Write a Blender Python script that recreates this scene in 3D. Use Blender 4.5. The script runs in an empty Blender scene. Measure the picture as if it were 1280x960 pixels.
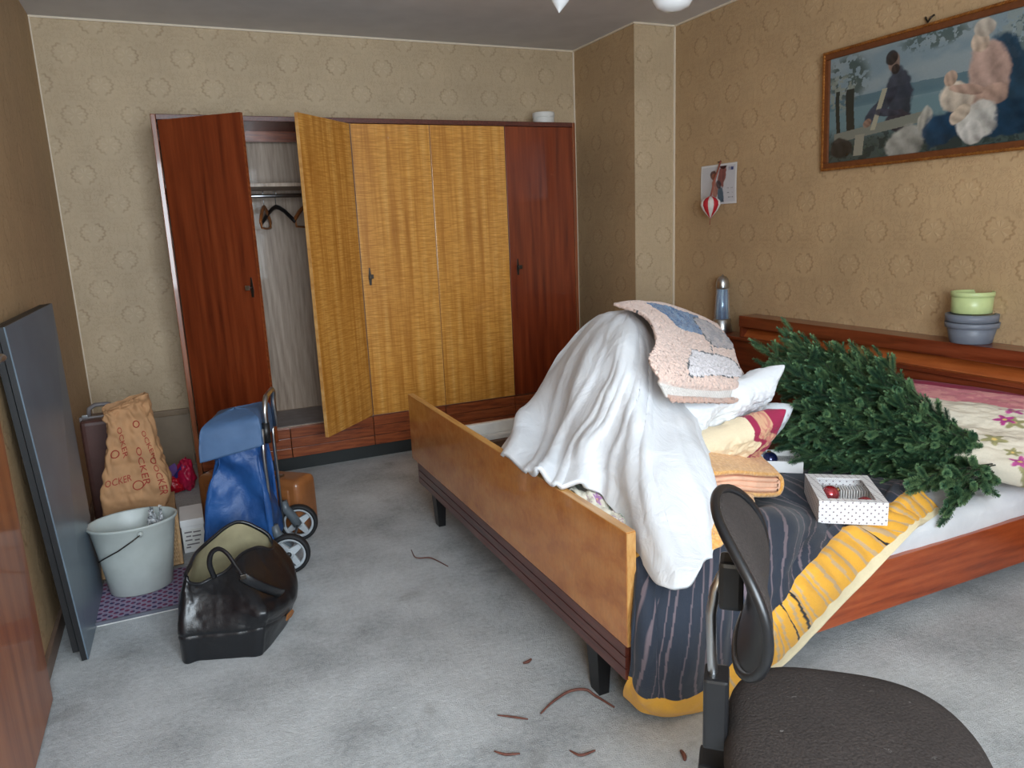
import bpy, bmesh, math, random
import numpy as np
from mathutils import Matrix, Vector

random.seed(7)
rng = np.random.default_rng(11)
S = bpy.context.scene
COL = S.collection

# ------------------------------------------------------------------ camera
CAM_R = np.array([0.90898539, -0.41479914, -0.04107589])
CAM_U = np.array([0.12228115, 0.17115489, 0.97762637])
CAM_W = np.array([0.39848824, 0.8936709, -0.20629941])
CAM_C = np.array([0.5184, -4.7636, 1.3245])
CAM_F = 923.66
cam_data = bpy.data.cameras.new('camera')
cam_data.sensor_width = 36.0
cam_data.lens = CAM_F * 36.0 / 1280.0
cam_data.clip_start = 0.05
cam = bpy.data.objects.new('camera', cam_data)
COL.objects.link(cam)
cam.matrix_world = Matrix(((CAM_R[0], CAM_U[0], -CAM_W[0], CAM_C[0]),
                           (CAM_R[1], CAM_U[1], -CAM_W[1], CAM_C[1]),
                           (CAM_R[2], CAM_U[2], -CAM_W[2], CAM_C[2]),
                           (0, 0, 0, 1)))
S.camera = cam

# ------------------------------------------------------------------ world, light, exposure
world = bpy.data.worlds.new('daylight')
S.world = world
world.use_nodes = True
bg = world.node_tree.nodes['Background']
bg.inputs[0].default_value = (0.80, 0.90, 1.0, 1)
bg.inputs[1].default_value = 1.2
S.view_settings.view_transform = 'Standard'
S.view_settings.look = 'None'
S.view_settings.gamma = 1.0
S.view_settings.use_curve_mapping = False
S.view_settings.exposure = 0.0
WIN = (0.08, 1.70, 0.75, 2.25)          # window opening in the wall behind the camera
FRONT_Y = -5.55
la = bpy.data.lights.new('window_daylight', 'AREA')
la.shape = 'RECTANGLE'; la.size = WIN[1] - WIN[0]; la.size_y = WIN[3] - WIN[2]
la.energy = 165.0
la.color = (0.79, 0.905, 1.0)
lo = bpy.data.objects.new('window_daylight', la)
COL.objects.link(lo)
lo.location = ((WIN[0] + WIN[1]) / 2, FRONT_Y - 0.12, (WIN[2] + WIN[3]) / 2)
lo.rotation_euler = (math.radians(90), 0, 0)

# room measures
RW, RC, CD, RH = 3.506, 3.209, 0.744, 2.5


def at(px, py, X=None, Y=None, Z=None):
    d = CAM_W + (px - 640) / CAM_F * CAM_R - (py - 480) / CAM_F * CAM_U
    for i, v in enumerate((X, Y, Z)):
        if v is not None:
            return CAM_C + (v - CAM_C[i]) / d[i] * d


# ------------------------------------------------------------------ node helper
def lin(c):
    out = []
    for v in c[:3]:
        v /= 255.0
        out.append(v / 12.92 if v <= 0.04045 else ((v + 0.055) / 1.055) ** 2.4)
    return (out[0], out[1], out[2], 1.0)


class NT:
    def __init__(s, name):
        s.m = bpy.data.materials.new(name); s.m.use_nodes = True
        s.t = s.m.node_tree; s.b = s.t.nodes['Principled BSDF']
        s.tc = None

    def node(s, typ, **kw):
        n = s.t.nodes.new(typ)
        for k, v in kw.items():
            setattr(n, k, v)
        return n

    def put(s, sock, v):
        if hasattr(v, 'is_linked') or isinstance(v, bpy.types.NodeSocket):
            s.t.links.new(v, sock)
        else:
            sock.default_value = v

    def math(s, op, a, b=None, c=None, clamp=False):
        n = s.node('ShaderNodeMath', operation=op); n.use_clamp = clamp
        s.put(n.inputs[0], a)
        if b is not None: s.put(n.inputs[1], b)
        if c is not None: s.put(n.inputs[2], c)
        return n.outputs[0]

    def obj(s):
        if s.tc is None: s.tc = s.node('ShaderNodeTexCoord')
        return s.tc.outputs['Object']

    def uv(s):
        if s.tc is None: s.tc = s.node('ShaderNodeTexCoord')
        return s.tc.outputs['UV']

    def mapping(s, vec, scale=(1, 1, 1), loc=(0, 0, 0), rot=(0, 0, 0)):
        n = s.node('ShaderNodeMapping')
        s.put(n.inputs[0], vec); n.inputs['Scale'].default_value = scale
        n.inputs['Location'].default_value = loc; n.inputs['Rotation'].default_value = rot
        return n.outputs[0]

    def noise(s, vec, scale, detail=2.0, rough=0.5, dist=0.0):
        n = s.node('ShaderNodeTexNoise')
        s.put(n.inputs['Vector'], vec)
        n.inputs['Scale'].default_value = scale; n.inputs['Detail'].default_value = detail
        n.inputs['Roughness'].default_value = rough; n.inputs['Distortion'].default_value = dist
        return n.outputs[0]

    def sep(s, vec):
        n = s.node('ShaderNodeSeparateXYZ'); s.put(n.inputs[0], vec); return n.outputs

    def comb(s, x, y, z=0.0):
        n = s.node('ShaderNodeCombineXYZ')
        s.put(n.inputs[0], x); s.put(n.inputs[1], y); s.put(n.inputs[2], z)
        return n.outputs[0]

    def ramp(s, fac, stops):
        n = s.node('ShaderNodeValToRGB'); s.put(n.inputs[0], fac)
        e = n.color_ramp.elements
        while len(e) < len(stops): e.new(0.5)
        for el, (p, c) in zip(e, stops):
            el.position = p; el.color = c
        return n.outputs[0]

    def mix(s, fac, a, b, mode='MIX'):
        n = s.node('ShaderNodeMix', data_type='RGBA', blend_type=mode)
        s.put(n.inputs[0], fac); s.put(n.inputs[6], a); s.put(n.inputs[7], b)
        return n.outputs[2]

    def smooth(s, v, lo, hi):
        n = s.node('ShaderNodeMapRange', interpolation_type='SMOOTHSTEP')
        s.put(n.inputs[0], v); n.inputs[1].default_value = lo; n.inputs[2].default_value = hi
        return n.outputs[0]

    def bump(s, h, strength=0.3, dist=0.002):
        n = s.node('ShaderNodeBump'); s.put(n.inputs['Height'], h)
        n.inputs['Strength'].default_value = strength; n.inputs['Distance'].default_value = dist
        s.t.links.new(n.outputs[0], s.b.inputs['Normal'])

    def set(s, color=None, rough=None, metal=None, **kw):
        if color is not None: s.put(s.b.inputs['Base Color'], color)
        if rough is not None: s.put(s.b.inputs['Roughness'], rough)
        if metal is not None: s.put(s.b.inputs['Metallic'], metal)
        for k, v in kw.items(): s.put(s.b.inputs[k.replace('_', ' ')], v)
        return s.m


def plain(name, rgb, rough=0.5, metal=0.0, var=0.12, nscale=18.0, bump=0.0, bscale=200.0, **kw):
    n = NT(name)
    c = lin(rgb)
    f = n.noise(n.obj(), nscale, 4)
    d = tuple(v * (1 - var) for v in c[:3]) + (1,)
    l = tuple(min(1, v * (1 + var)) for v in c[:3]) + (1,)
    col = n.ramp(f, [(0.3, d), (0.7, l)])
    if bump:
        n.bump(n.noise(n.obj(), bscale, 3), bump, 0.002)
    return n.set(col, rough, metal, **kw)


def wood(name, dark, mid, light, grain=(14, 14, 0.9), rough=0.28, coat=0.5, ripple=0.0, rip=(10, 10, 150), cath=0.5):
    n = NT(name)
    v = n.obj()
    warp = n.noise(n.mapping(v, (grain[0] * .25, grain[1] * .25, grain[2] * .7)), 1.0, 2)
    f1 = n.noise(n.mapping(v, grain), 3.0, 9, 0.6, 0.4)
    w = n.node('ShaderNodeTexWave', wave_type='BANDS', bands_direction='DIAGONAL')
    n.put(w.inputs['Vector'], n.mapping(v, (grain[0] * .5, grain[1] * .5, grain[2] * .8)))
    w.inputs['Scale'].default_value = 1.4; w.inputs['Distortion'].default_value = 7.0
    w.inputs['Detail'].default_value = 3.0; w.inputs['Detail Scale'].default_value = 0.8
    f = n.math('ADD', n.math('MULTIPLY', f1, 1 - cath * .6), n.math('MULTIPLY', w.outputs[1], cath * .6))
    f = n.math('ADD', f, n.math('MULTIPLY', n.math('SUBTRACT', warp, 0.5), 0.35))
    col = n.ramp(f, [(0.25, lin(dark)), (0.5, lin(mid)), (0.78, lin(light))])
    if ripple:
        r = n.noise(n.mapping(v, rip), 1.0, 4, 0.55, 0.8)
        rm = n.smooth(r, 0.36, 0.62)
        col = n.mix(n.math('MULTIPLY', n.math('SUBTRACT', 1.0, rm), ripple), col, lin(dark))
    fine = n.noise(n.mapping(v, (grain[0] * 12, grain[1] * 12, grain[2] * 5)), 3.0, 3)
    col = n.mix(0.10, col, n.ramp(fine, [(0.35, (0.1, .05, .03, 1)), (0.65, (1, .85, .7, 1))]), 'MULTIPLY')
    return n.set(col, rough, 0.0, Coat_Weight=coat, Coat_Roughness=0.05)


def wallpaper(name, ua, base, dark, light):
    n = NT(name)
    sx = n.sep(n.obj())
    u = n.math('MULTIPLY', sx[ua], 1 / 0.285); v = n.math('MULTIPLY', sx[2], 1 / 0.31)

    def lattice(ou, ov):
        fu = n.math('SUBTRACT', n.math('FRACT', n.math('ADD', u, 50 + ou)), 0.5)
        fv = n.math('SUBTRACT', n.math('FRACT', n.math('ADD', v, 50 + ov)), 0.5)
        au = n.math('ABSOLUTE', fu)
        x = n.math('MULTIPLY', fu, 0.285 / 0.058); y = n.math('MULTIPLY', fv, 0.31 / 0.050)
        r = n.math('SQRT', n.math('ADD', n.math('MULTIPLY', x, x), n.math('MULTIPLY', y, y)))
        th = n.math('ARCTAN2', n.math('ABSOLUTE', x), y)
        sc = n.math('MULTIPLY', n.math('SINE', n.math('MULTIPLY', th, 14.0)), 0.07)
        d = n.math('ABSOLUTE', n.math('SUBTRACT', n.math('SUBTRACT', r, 1.0), sc))
        ring = n.math('MULTIPLY', n.math('SUBTRACT', 1.0, n.smooth(d, 0.03, 0.16)), n.smooth(n.math('SINE', th), 0.15, 0.45))
        fl = n.math('SINE', n.math('MULTIPLY', th, 6.0))
        inner = n.math('MULTIPLY', n.smooth(fl, 0.1, 0.7), n.math('MULTIPLY', n.math('SUBTRACT', 1.0, n.smooth(r, 0.6, 0.75)), n.smooth(r, .12, .3)))
        # palmette above the ring
        y2 = n.math('SUBTRACT', y, 1.75)
        r2 = n.math('SQRT', n.math('ADD', n.math('MULTIPLY', x, n.math('MULTIPLY', x, 2.4)), n.math('MULTIPLY', y2, y2)))
        pal = n.math('SUBTRACT', 1.0, n.smooth(n.math('ABSOLUTE', n.math('SUBTRACT', r2, 0.62)), 0.03, 0.2))
        nz = n.noise(n.comb(au, n.math('ADD', fv, 3.0 + ou)), 11.0, 2.0, 0.5, 0.9)
        ln = n.math('SUBTRACT', 1.0, n.smooth(n.math('ABSOLUTE', n.math('SUBTRACT', nz, 0.5)), 0.012, 0.05))
        return ring, inner, pal, n.math('MULTIPLY', ln, n.smooth(r, 1.2, 1.7)), au
    a = lattice(0.0, 0.0); b = lattice(0.5, 0.5)
    near = n.math('MULTIPLY', n.math('LESS_THAN', a[4], 0.25), 1.0)
    leaf = n.math('ADD', n.math('MULTIPLY', a[3], near), n.math('MULTIPLY', b[3], n.math('SUBTRACT', 1.0, near)))
    ring = n.math('MAXIMUM', a[0], b[0]); inn = n.math('MAXIMUM', a[1], b[1]); pal = n.math('MAXIMUM', a[2], b[2])
    wear = n.noise(n.obj(), 9.0, 3)
    wear = n.smooth(wear, 0.3, 0.7)
    lines = n.math('MULTIPLY', n.math('ADD', n.math('MULTIPLY', ring, 0.75), n.math('ADD', n.math('MULTIPLY', pal, 0.35), n.math('MULTIPLY', leaf, 0.40))), n.math('ADD', 0.35, n.math('MULTIPLY', wear, 0.65)))
    body = n.math('ADD', n.math('MULTIPLY', inn, 0.6), n.math('MULTIPLY', pal, 0.3), clamp=True)
    blot = n.noise(n.obj(), 2.2, 4, 0.6)
    base_c = n.mix(n.smooth(blot, 0.3, 0.75), lin(base), lin(tuple(c * 0.93 for c in base)))
    fib = n.noise(n.mapping(n.obj(), (90, 90, 14)), 1.0, 2)
    base_c = n.mix(n.math('MULTIPLY', fib, 0.16), base_c, lin(dark))
    c = n.mix(n.math('MULTIPLY', body, 0.35), base_c, lin(light))
    c = n.mix(n.math('MULTIPLY', lines, 0.55, clamp=True), c, lin(dark))
    n.bump(n.math('ADD', n.math('MULTIPLY', n.math('ADD', inn, n.math('ADD', ring, n.math('MULTIPLY', leaf, .6))), 1.0), n.math('MULTIPLY', fib, .5)), 0.45, 0.0025)
    return n.set(c, 0.55, 0.0, Specular_IOR_Level=0.35)


def vcol(name, rough=0.8, bump=0.0, bscale=300.0, sheen=0.0, **kw):
    n = NT(name)
    a = n.node('ShaderNodeAttribute'); a.attribute_name = 'Col'
    f = n.noise(n.obj(), bscale * .6, 2)
    col = n.mix(0.12, a.outputs[0], n.ramp(f, [(0.3, (.55, .55, .55, 1)), (.7, (1, 1, 1, 1))]), 'MULTIPLY')
    if bump: n.bump(n.noise(n.obj(), bscale, 3), bump, 0.003)
    if sheen: n.b.inputs['Sheen Weight'].default_value = sheen
    return n.set(col, rough, 0.0, **kw)


# ------------------------------------------------------------------ mesh helpers
def mesh_from(name, v, f, smooth=False):
    me = bpy.data.meshes.new(name)
    me.from_pydata([tuple(map(float, p)) for p in v], [], [tuple(map(int, q)) for q in f])
    if smooth:
        me.polygons.foreach_set('use_smooth', [True] * len(me.polygons))
    me.update()
    return me


class MB:
    """collects boxes, tubes, lathes and grids into one mesh"""
    def __init__(s):
        s.v = []; s.f = []; s.sm = []

    def add(s, v, f, smooth=False, M=None):
        o = len(s.v)
        for p in v:
            p = Vector(p)
            s.v.append(tuple(M @ p) if M is not None else tuple(p))
        s.f += [tuple(i + o for i in q) for q in f]
        s.sm += [smooth] * len(f)
        return s

    def box(s, a, b, bevel=0.0, M=None, seg=2):
        bm = bmesh.new()
        bmesh.ops.create_cube(bm, size=1.0)
        for vt in bm.verts:
            for i in range(3):
                vt.co[i] = a[i] + (vt.co[i] + 0.5) * (b[i] - a[i])
        if bevel:
            bmesh.ops.bevel(bm, geom=bm.edges[:], offset=bevel, segments=seg, profile=0.6, affect='EDGES')
        bm.verts.index_update()
        s.add([v.co.copy() for v in bm.verts], [[v.index for v in f.verts] for f in bm.faces], False, M)
        bm.free()
        return s

    def tube(s, pts, rad, seg=8, cap=True, M=None, flat=1.0, up=None):
        pts = [Vector(p) for p in pts]
        n = len(pts)
        rads = rad if hasattr(rad, '__len__') else [rad] * n
        v = []; f = []
        ref = Vector(up) if up is not None else None
        for i, p in enumerate(pts):
            t = (pts[min(i + 1, n - 1)] - pts[max(i - 1, 0)]).normalized()
            if ref is None:
                ref = Vector((0, 0, 1)) if abs(t.z) < 0.9 else Vector((1, 0, 0))
            a = t.cross(ref).normalized(); b = a.cross(t).normalized()
            ref = b
            for k in range(seg):
                an = 2 * math.pi * k / seg
                v.append(p + rads[i] * (math.cos(an) * a * flat + math.sin(an) * b))
        for i in range(n - 1):
            for k in range(seg):
                k2 = (k + 1) % seg
                f.append((i * seg + k, i * seg + k2, (i + 1) * seg + k2, (i + 1) * seg + k))
        if cap:
            f.append(tuple(range(seg - 1, -1, -1))); f.append(tuple((n - 1) * seg + k for k in range(seg)))
        return s.add(v, f, True, M)

    def lathe(s, prof, seg=32, c=(0, 0, 0), sx=1.0, sy=1.0, M=None, close=False):
        v = []; f = []
        for (r, z) in prof:
            for k in range(seg):
                an = 2 * math.pi * k / seg
                v.append((c[0] + r * sx * math.cos(an), c[1] + r * sy * math.sin(an), c[2] + z))
        n = len(prof)
        for i in range(n - 1 + (1 if close else 0)):
            j = (i + 1) % n
            for k in range(seg):
                k2 = (k + 1) % seg
                f.append((i * seg + k, i * seg + k2, j * seg + k2, j * seg + k))
        if not close:
            if prof[0][0] > 1e-6: f.append(tuple(range(seg - 1, -1, -1)))
            if prof[-1][0] > 1e-6: f.append(tuple((n - 1) * seg + k for k in range(seg)))
        return s.add(v, f, True, M)

    def prism(s, poly, d, M=None):
        """polygon in the local xy plane, pushed by d along z"""
        n = len(poly)
        v = [(p[0], p[1], 0) for p in poly] + [(p[0], p[1], d) for p in poly]
        f = [tuple(range(n - 1, -1, -1)), tuple(range(n, 2 * n))] + [(i, (i + 1) % n, n + (i + 1) % n, n + i) for i in range(n)]
        return s.add(v, f, False, M)

    def mesh(s, name):
        me = mesh_from(name, s.v, s.f)
        me.polygons.foreach_set('use_smooth', s.sm)
        return me


def tag(o, label=None, cat=None, group=None, kind=None):
    if label: o['label'] = label
    if cat: o['category'] = cat
    if group: o['group'] = group
    if kind: o['kind'] = kind
    return o


def obj(name, me, mat, parent=None, bevel=0.0, solid=0.0, soff=0.0, sub=0):
    if isinstance(me, MB): me = me.mesh(name)
    o = bpy.data.objects.new(name, me)
    COL.objects.link(o)
    if mat is not None and len(me.materials) == 0:
        for m in (mat if isinstance(mat, (list, tuple)) else [mat]): me.materials.append(m)
    if parent is not None:
        o.parent = parent
    if solid:
        m = o.modifiers.new('thick', 'SOLIDIFY'); m.thickness = solid; m.offset = soff
    if sub:
        m = o.modifiers.new('sub', 'SUBSURF'); m.levels = sub; m.render_levels = sub
    if bevel:
        m = o.modifiers.new('bevel', 'BEVEL'); m.width = bevel; m.segments = 2; m.limit_method = 'ANGLE'
    return o


def thing(name, label, cat, loc=(0, 0, 0), rotz=0.0, group=None):
    o = bpy.data.objects.new(name, None); COL.objects.link(o)
    o.empty_display_size = 0.05
    o.location = loc; o.rotation_euler = (0, 0, rotz)
    return tag(o, label, cat, group)


def wpart(name, me, mat, parent, **kw):
    """a part whose mesh is in world coordinates, under a thing placed at its base"""
    o = obj(name, me, mat, parent, **kw)
    L = Matrix.Translation(parent.location) @ parent.rotation_euler.to_matrix().to_4x4()
    o.matrix_parent_inverse = L.inverted()
    return o


def struct(name, me, mat, **kw):
    return tag(obj(name, me, mat, **kw), kind='structure')


# vectorised value noise
def _h(ix, iy, s):
    n = (ix * 374761393 + iy * 668265263 + s * 974711) & 0x7fffffff
    n = (n ^ (n >> 13)) * 1274126177 & 0x7fffffff
    return ((n ^ (n >> 16)) & 0xffff) / 65535.0


def vnoise(x, y, seed=0):
    x = np.asarray(x, float); y = np.asarray(y, float)
    ix = np.floor(x).astype(np.int64); iy = np.floor(y).astype(np.int64)
    fx = x - ix; fy = y - iy
    fx = fx * fx * (3 - 2 * fx); fy = fy * fy * (3 - 2 * fy)
    a = _h(ix, iy, seed); b = _h(ix + 1, iy, seed); c = _h(ix, iy + 1, seed); d = _h(ix + 1, iy + 1, seed)
    return (a * (1 - fx) + b * fx) * (1 - fy) + (c * (1 - fx) + d * fx) * fy


def fbm(x, y, seed=0, o=4):
    t = 0; a = 0.5
    for k in range(o):
        t = t + a * vnoise(x * 2 ** k, y * 2 ** k, seed + k); a *= 0.5
    return t


def crom(P, t, closed):
    n = P.shape[0]
    if closed:
        u = t * n; i = np.floor(u).astype(int); f = u - i; g = lambda k: P[(i + k) % n]
    else:
        u = t * (n - 1); i = np.minimum(np.floor(u).astype(int), n - 2); f = u - i
        Q = np.concatenate([[2 * P[0] - P[1]], P, [2 * P[-1] - P[-2]]]); g = lambda k: Q[i + k + 1]
    f = f.reshape((-1,) + (1,) * (P.ndim - 1))
    p0, p1, p2, p3 = g(-1), g(0), g(1), g(2)
    return 0.5 * (2 * p1 + (p2 - p0) * f + (2 * p0 - 5 * p1 + 4 * p2 - p3) * f ** 2 + (3 * p1 - p0 - 3 * p2 + p3) * f ** 3)


def surf(ctrl, nu, nv, closed=False):
    """ctrl [m][n] of points: u runs over m, v over n"""
    P = np.array(ctrl, float)
    tu = np.arange(nu) / nu if closed else np.linspace(0, 1, nu)
    tv = np.linspace(0, 1, nv)
    A = crom(P, tu, closed)                                  # nu,n,3
    B = crom(np.swapaxes(A, 0, 1), tv, False)                # nv,nu,3
    B = np.swapaxes(B, 0, 1)
    U, V = np.meshgrid(tu, tv, indexing='ij')
    return B, U, V


def normals(P, closed=False):
    if closed:
        du = np.roll(P, -1, 0) - np.roll(P, 1, 0)
    else:
        du = np.gradient(P, axis=0)
    dv = np.gradient(P, axis=1)
    N = np.cross(du, dv); L = np.linalg.norm(N, axis=2, keepdims=True)
    return N / np.maximum(L, 1e-9)


def grid_mesh(name, P, closed=False, cols=None, smooth=True):
    nu, nv = P.shape[:2]
    i = np.arange(nu if closed else nu - 1)[:, None]; j = np.arange(nv - 1)[None, :]
    i2 = (i + 1) % nu
    F = np.stack([i * nv + j, i2 * nv + j, i2 * nv + j + 1, i * nv + j + 1], -1).reshape(-1, 4)
    me = bpy.data.meshes.new(name)
    me.from_pydata(P.reshape(-1, 3).tolist(), [], F.tolist())
    if smooth: me.polygons.foreach_set('use_smooth', [True] * len(me.polygons))
    if cols is not None:
        a = me.color_attributes.new('Col', 'FLOAT_COLOR', 'POINT')
        c = np.ones((nu * nv, 4)); c[:, :3] = cols.reshape(-1, 3)
        a.data.foreach_set('color', c.ravel())
    me.update()
    return me


def L3(*rgb):
    return np.array(lin(rgb)[:3])


def paint(base, mask, col):
    return base * (1 - mask[..., None]) + np.asarray(col) * mask[..., None]


def sstep(x, a, b):
    t = np.clip((x - a) / (b - a), 0, 1)
    return t * t * (3 - 2 * t)


def text_mesh(body, size):
    cu = bpy.data.curves.new('lettering', 'FONT'); cu.body = body; cu.size = size
    cu.align_x = 'CENTER'; cu.align_y = 'CENTER'; cu.resolution_u = 2
    o = bpy.data.objects.new('lettering', cu); COL.objects.link(o)
    dg = bpy.context.evaluated_depsgraph_get(); dg.update()
    me = bpy.data.meshes.new_from_object(o.evaluated_get(dg))
    v = [tuple(p.co) for p in me.vertices]; f = [tuple(p.vertices) for p in me.polygons]
    bpy.data.objects.remove(o); bpy.data.curves.remove(cu); bpy.data.meshes.remove(me)
    return v, f

# ------------------------------------------------------------------ materials
M = {}
M['wall_back'] = wallpaper('wallpaper_back', 0, (204, 182, 150), (136, 108, 78), (224, 205, 176))  # one wallpaper, two tones: cool daylight put into this, warm dimmer bounce into the next
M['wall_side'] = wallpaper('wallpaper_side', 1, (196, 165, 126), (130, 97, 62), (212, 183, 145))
M['ceiling'] = plain('ceiling_paint', (212, 210, 210), 0.8, var=0.05, nscale=6, bump=0.1, bscale=90)
M['trim'] = plain('cream_trim', (226, 212, 190), 0.6, var=0.05)
M['skirting'] = plain('skirting_brown', (120, 98, 84), 0.5)
n = NT('carpet_grey')
v = n.obj()
c1 = n.noise(v, 3.0, 6, 0.6); c2 = n.noise(v, 260, 2); c3 = n.noise(v, 55, 3)
col = n.ramp(n.math('ADD', n.math('MULTIPLY', c1, 0.55), n.math('ADD', n.math('MULTIPLY', c2, 0.25), n.math('MULTIPLY', c3, 0.2))),
             [(0.3, lin((134, 137, 138))), (0.5, lin((188, 191, 192))), (0.68, lin((216, 219, 220)))])
st = n.noise(v, 5.5, 3, 0.5, 0.4)
col = n.mix(n.math('MULTIPLY', n.smooth(st, 0.62, 0.74), 0.28), col, lin((110, 106, 100)))
n.bump(n.math('ADD', n.noise(v, 330, 2), n.math('MULTIPLY', n.noise(v, 70, 3), .8)), 0.9, 0.006)
M['carpet'] = n.set(col, 0.95, 0.0, Specular_IOR_Level=0.1)
M['mahogany'] = wood('mahogany_veneer', (88, 30, 12), (122, 50, 22), (146, 68, 34), (11, 11, .55), 0.30, 0.45, cath=.2)
M['mahogany_plain'] = wood('mahogany_trim', (100, 42, 18), (142, 70, 34), (166, 92, 50), (3, 22, 22), 0.35, 0.3, cath=.2)
M['frame_wood'] = wood('wardrobe_frame_wood', (92, 44, 20), (136, 74, 40), (164, 98, 60), (16, 16, .8), 0.3, 0.4, cath=.2)
M['ash'] = wood('figured_ash', (170, 108, 40), (220, 158, 74), (238, 186, 104), (9, 9, .35), 0.26, 0.55, ripple=0.62, rip=(11, 11, 190), cath=.18)
M['foot_wood'] = wood('footboard_veneer', (166, 98, 42), (200, 130, 64), (216, 152, 86), (4, 3, 5), 0.24, 0.6, ripple=0.22, rip=(40, 60, 12), cath=.1)
M['foot_edge'] = wood('footboard_edge', (180, 120, 60), (212, 158, 92), (228, 182, 120), (30, 3, 8), 0.35, 0.3, cath=.1)
M['foot_trim'] = wood('dark_red_trim', (58, 26, 20), (92, 44, 34), (112, 60, 46), (30, 1.2, 30), 0.35, 0.35, cath=.1)
M['rail_wood'] = wood('bed_rail_wood', (120, 46, 18), (164, 72, 32), (188, 96, 50), (1.2, 12, 14), 0.3, 0.4, cath=.2)
M['head_wood'] = wood('headboard_wood', (82, 32, 16), (118, 52, 28), (138, 68, 40), (14, 1.0, 14), 0.3, 0.4, cath=.2)
M['niche_wood'] = wood('niche_wood', (140, 66, 26), (176, 92, 44), (194, 114, 62), (14, 1.0, 14), 0.35, 0.3, cath=.2)
M['inner_wood'] = wood('pale_inner_veneer', (136, 112, 92), (172, 150, 130), (196, 176, 156), (20, 20, 1.2), 0.5, 0.1, cath=.15)
M['door_wood'] = wood('door_brown', (128, 66, 28), (152, 86, 42), (168, 102, 56), (8, 8, .6), 0.4, 0.25, cath=.3)
M['black'] = plain('black_paint', (20, 20, 22), 0.4)
M['dark_plinth'] = plain('dark_plinth', (30, 34, 34), 0.6)
M['steel'] = plain('brushed_steel', (186, 188, 190), 0.28, 1.0, var=.08)
M['dark_metal'] = plain('dark_metal', (64, 58, 52), 0.4, 0.8)
M['brass'] = plain('old_brass', (150, 116, 60), 0.35, 0.9)
M['white_paint'] = plain('white_paint', (226, 224, 218), 0.45, var=.05)
M['white_glass'] = plain('white_glass', (240, 242, 244), 0.15, var=.02)
M['grey_paper'] = plain('grey_lining_paper', (150, 140, 136), 0.8)
M['bed_base'] = plain('brown_bed_base', (116, 84, 62), 0.6, var=.3, nscale=30)

# ------------------------------------------------------------------ the room
FY = FRONT_Y
struct('floor', MB().box((-.1, FY - .1, -.1), (RW + .1, .1, 0)), M['carpet'])
struct('ceiling', MB().box((-.1, FY - .1, RH), (RW + .1, .1, RH + .1)), M['ceiling'])
struct('wall_back', MB().box((-.1, 0, 0), (RW + .1, .1, RH)), M['wall_back'])
struct('wall_left', MB().box((-.1, FY, 0), (0, 0, RH)), M['wall_side'])
struct('wall_right', MB().box((RW, FY, 0), (RW + .1, 0, RH)), M['wall_side'])
struct('wall_column', MB().box((RC, -CD + .004, 0), (RW, 0, RH)), M['wall_side'])
struct('wall_column_front', MB().box((RC, -CD, 0), (RW, -CD + .004, RH)), M['wall_back'])
w0, w1, z0, z1 = WIN
struct('wall_front', MB().box((-.1, FY - .1, 0), (w0, FY, RH)).box((w1, FY - .1, 0), (RW + .1, FY, RH))
       .box((w0, FY - .1, 0), (w1, FY, z0)).box((w0, FY - .1, z1), (w1, FY, RH)), M['wall_back'])
wn = struct('window_1', MB().box((w0, FY - .08, z0), (w0 + .06, FY - .02, z1)).box((w1 - .06, FY - .08, z0), (w1, FY - .02, z1))
            .box((w0, FY - .08, z0), (w1, FY - .02, z0 + .06)).box((w0, FY - .08, z1 - .06), (w1, FY - .02, z1))
            .box(((w0 + w1) / 2 - .04, FY - .08, z0), ((w0 + w1) / 2 + .04, FY - .02, z1)), M['white_paint'])
obj('window_sill', MB().box((w0 - .05, FY, z0 - .04), (w1 + .05, FY + .16, z0), .006), M['white_paint'], wn)
# thin cream beads where wall, ceiling and column meet
t = .010
struct('trim_1', MB().box((0, -t, RH - t), (RC, 0, RH)), M['trim'])
struct('trim_2', MB().box((RC - t, -CD, RH - t), (RC, -t, RH)), M['trim'])
struct('trim_3', MB().box((RC - t, -CD - t, RH - t), (RW, -CD, RH)), M['trim'])
struct('trim_4', MB().box((RW - t, FY, RH - t), (RW, -CD - t, RH)), M['trim'])
struct('trim_5', MB().box((RW - t, -CD - t, 0), (RW, -CD, RH - t)), M['trim'])
struct('trim_6', MB().box((RC - t, -t, 0), (RC, 0, RH - t)), M['trim'])
struct('trim_7', MB().box((0, -.006, 0), (.006, 0, RH - t)), M['trim'])
struct('baseboard_left', MB().box((0, -2.39, 0), (.014, 0, .06), .003), M['skirting'])
struct('baseboard_back', MB().box((.014, -.014, 0), (RC, 0, .06), .003), M['skirting'])
# door leaf standing open against the left wall
dr = struct('door_1', MB().box((0.004, -3.28, .012), (.04, -2.397, 2.0), .003), M['door_wood'])
dh = MB(); dh.tube([(.04, -2.47, 1.05), (.085, -2.47, 1.05), (.09, -2.49, 1.05), (.09, -2.58, 1.05)], .009, 8)
obj('door_handle', dh, M['steel'], dr)
obj('hinge', MB().box((.004, -2.397, .29), (.02, -2.380, .345), .002), M['white_paint'], dr)

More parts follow.
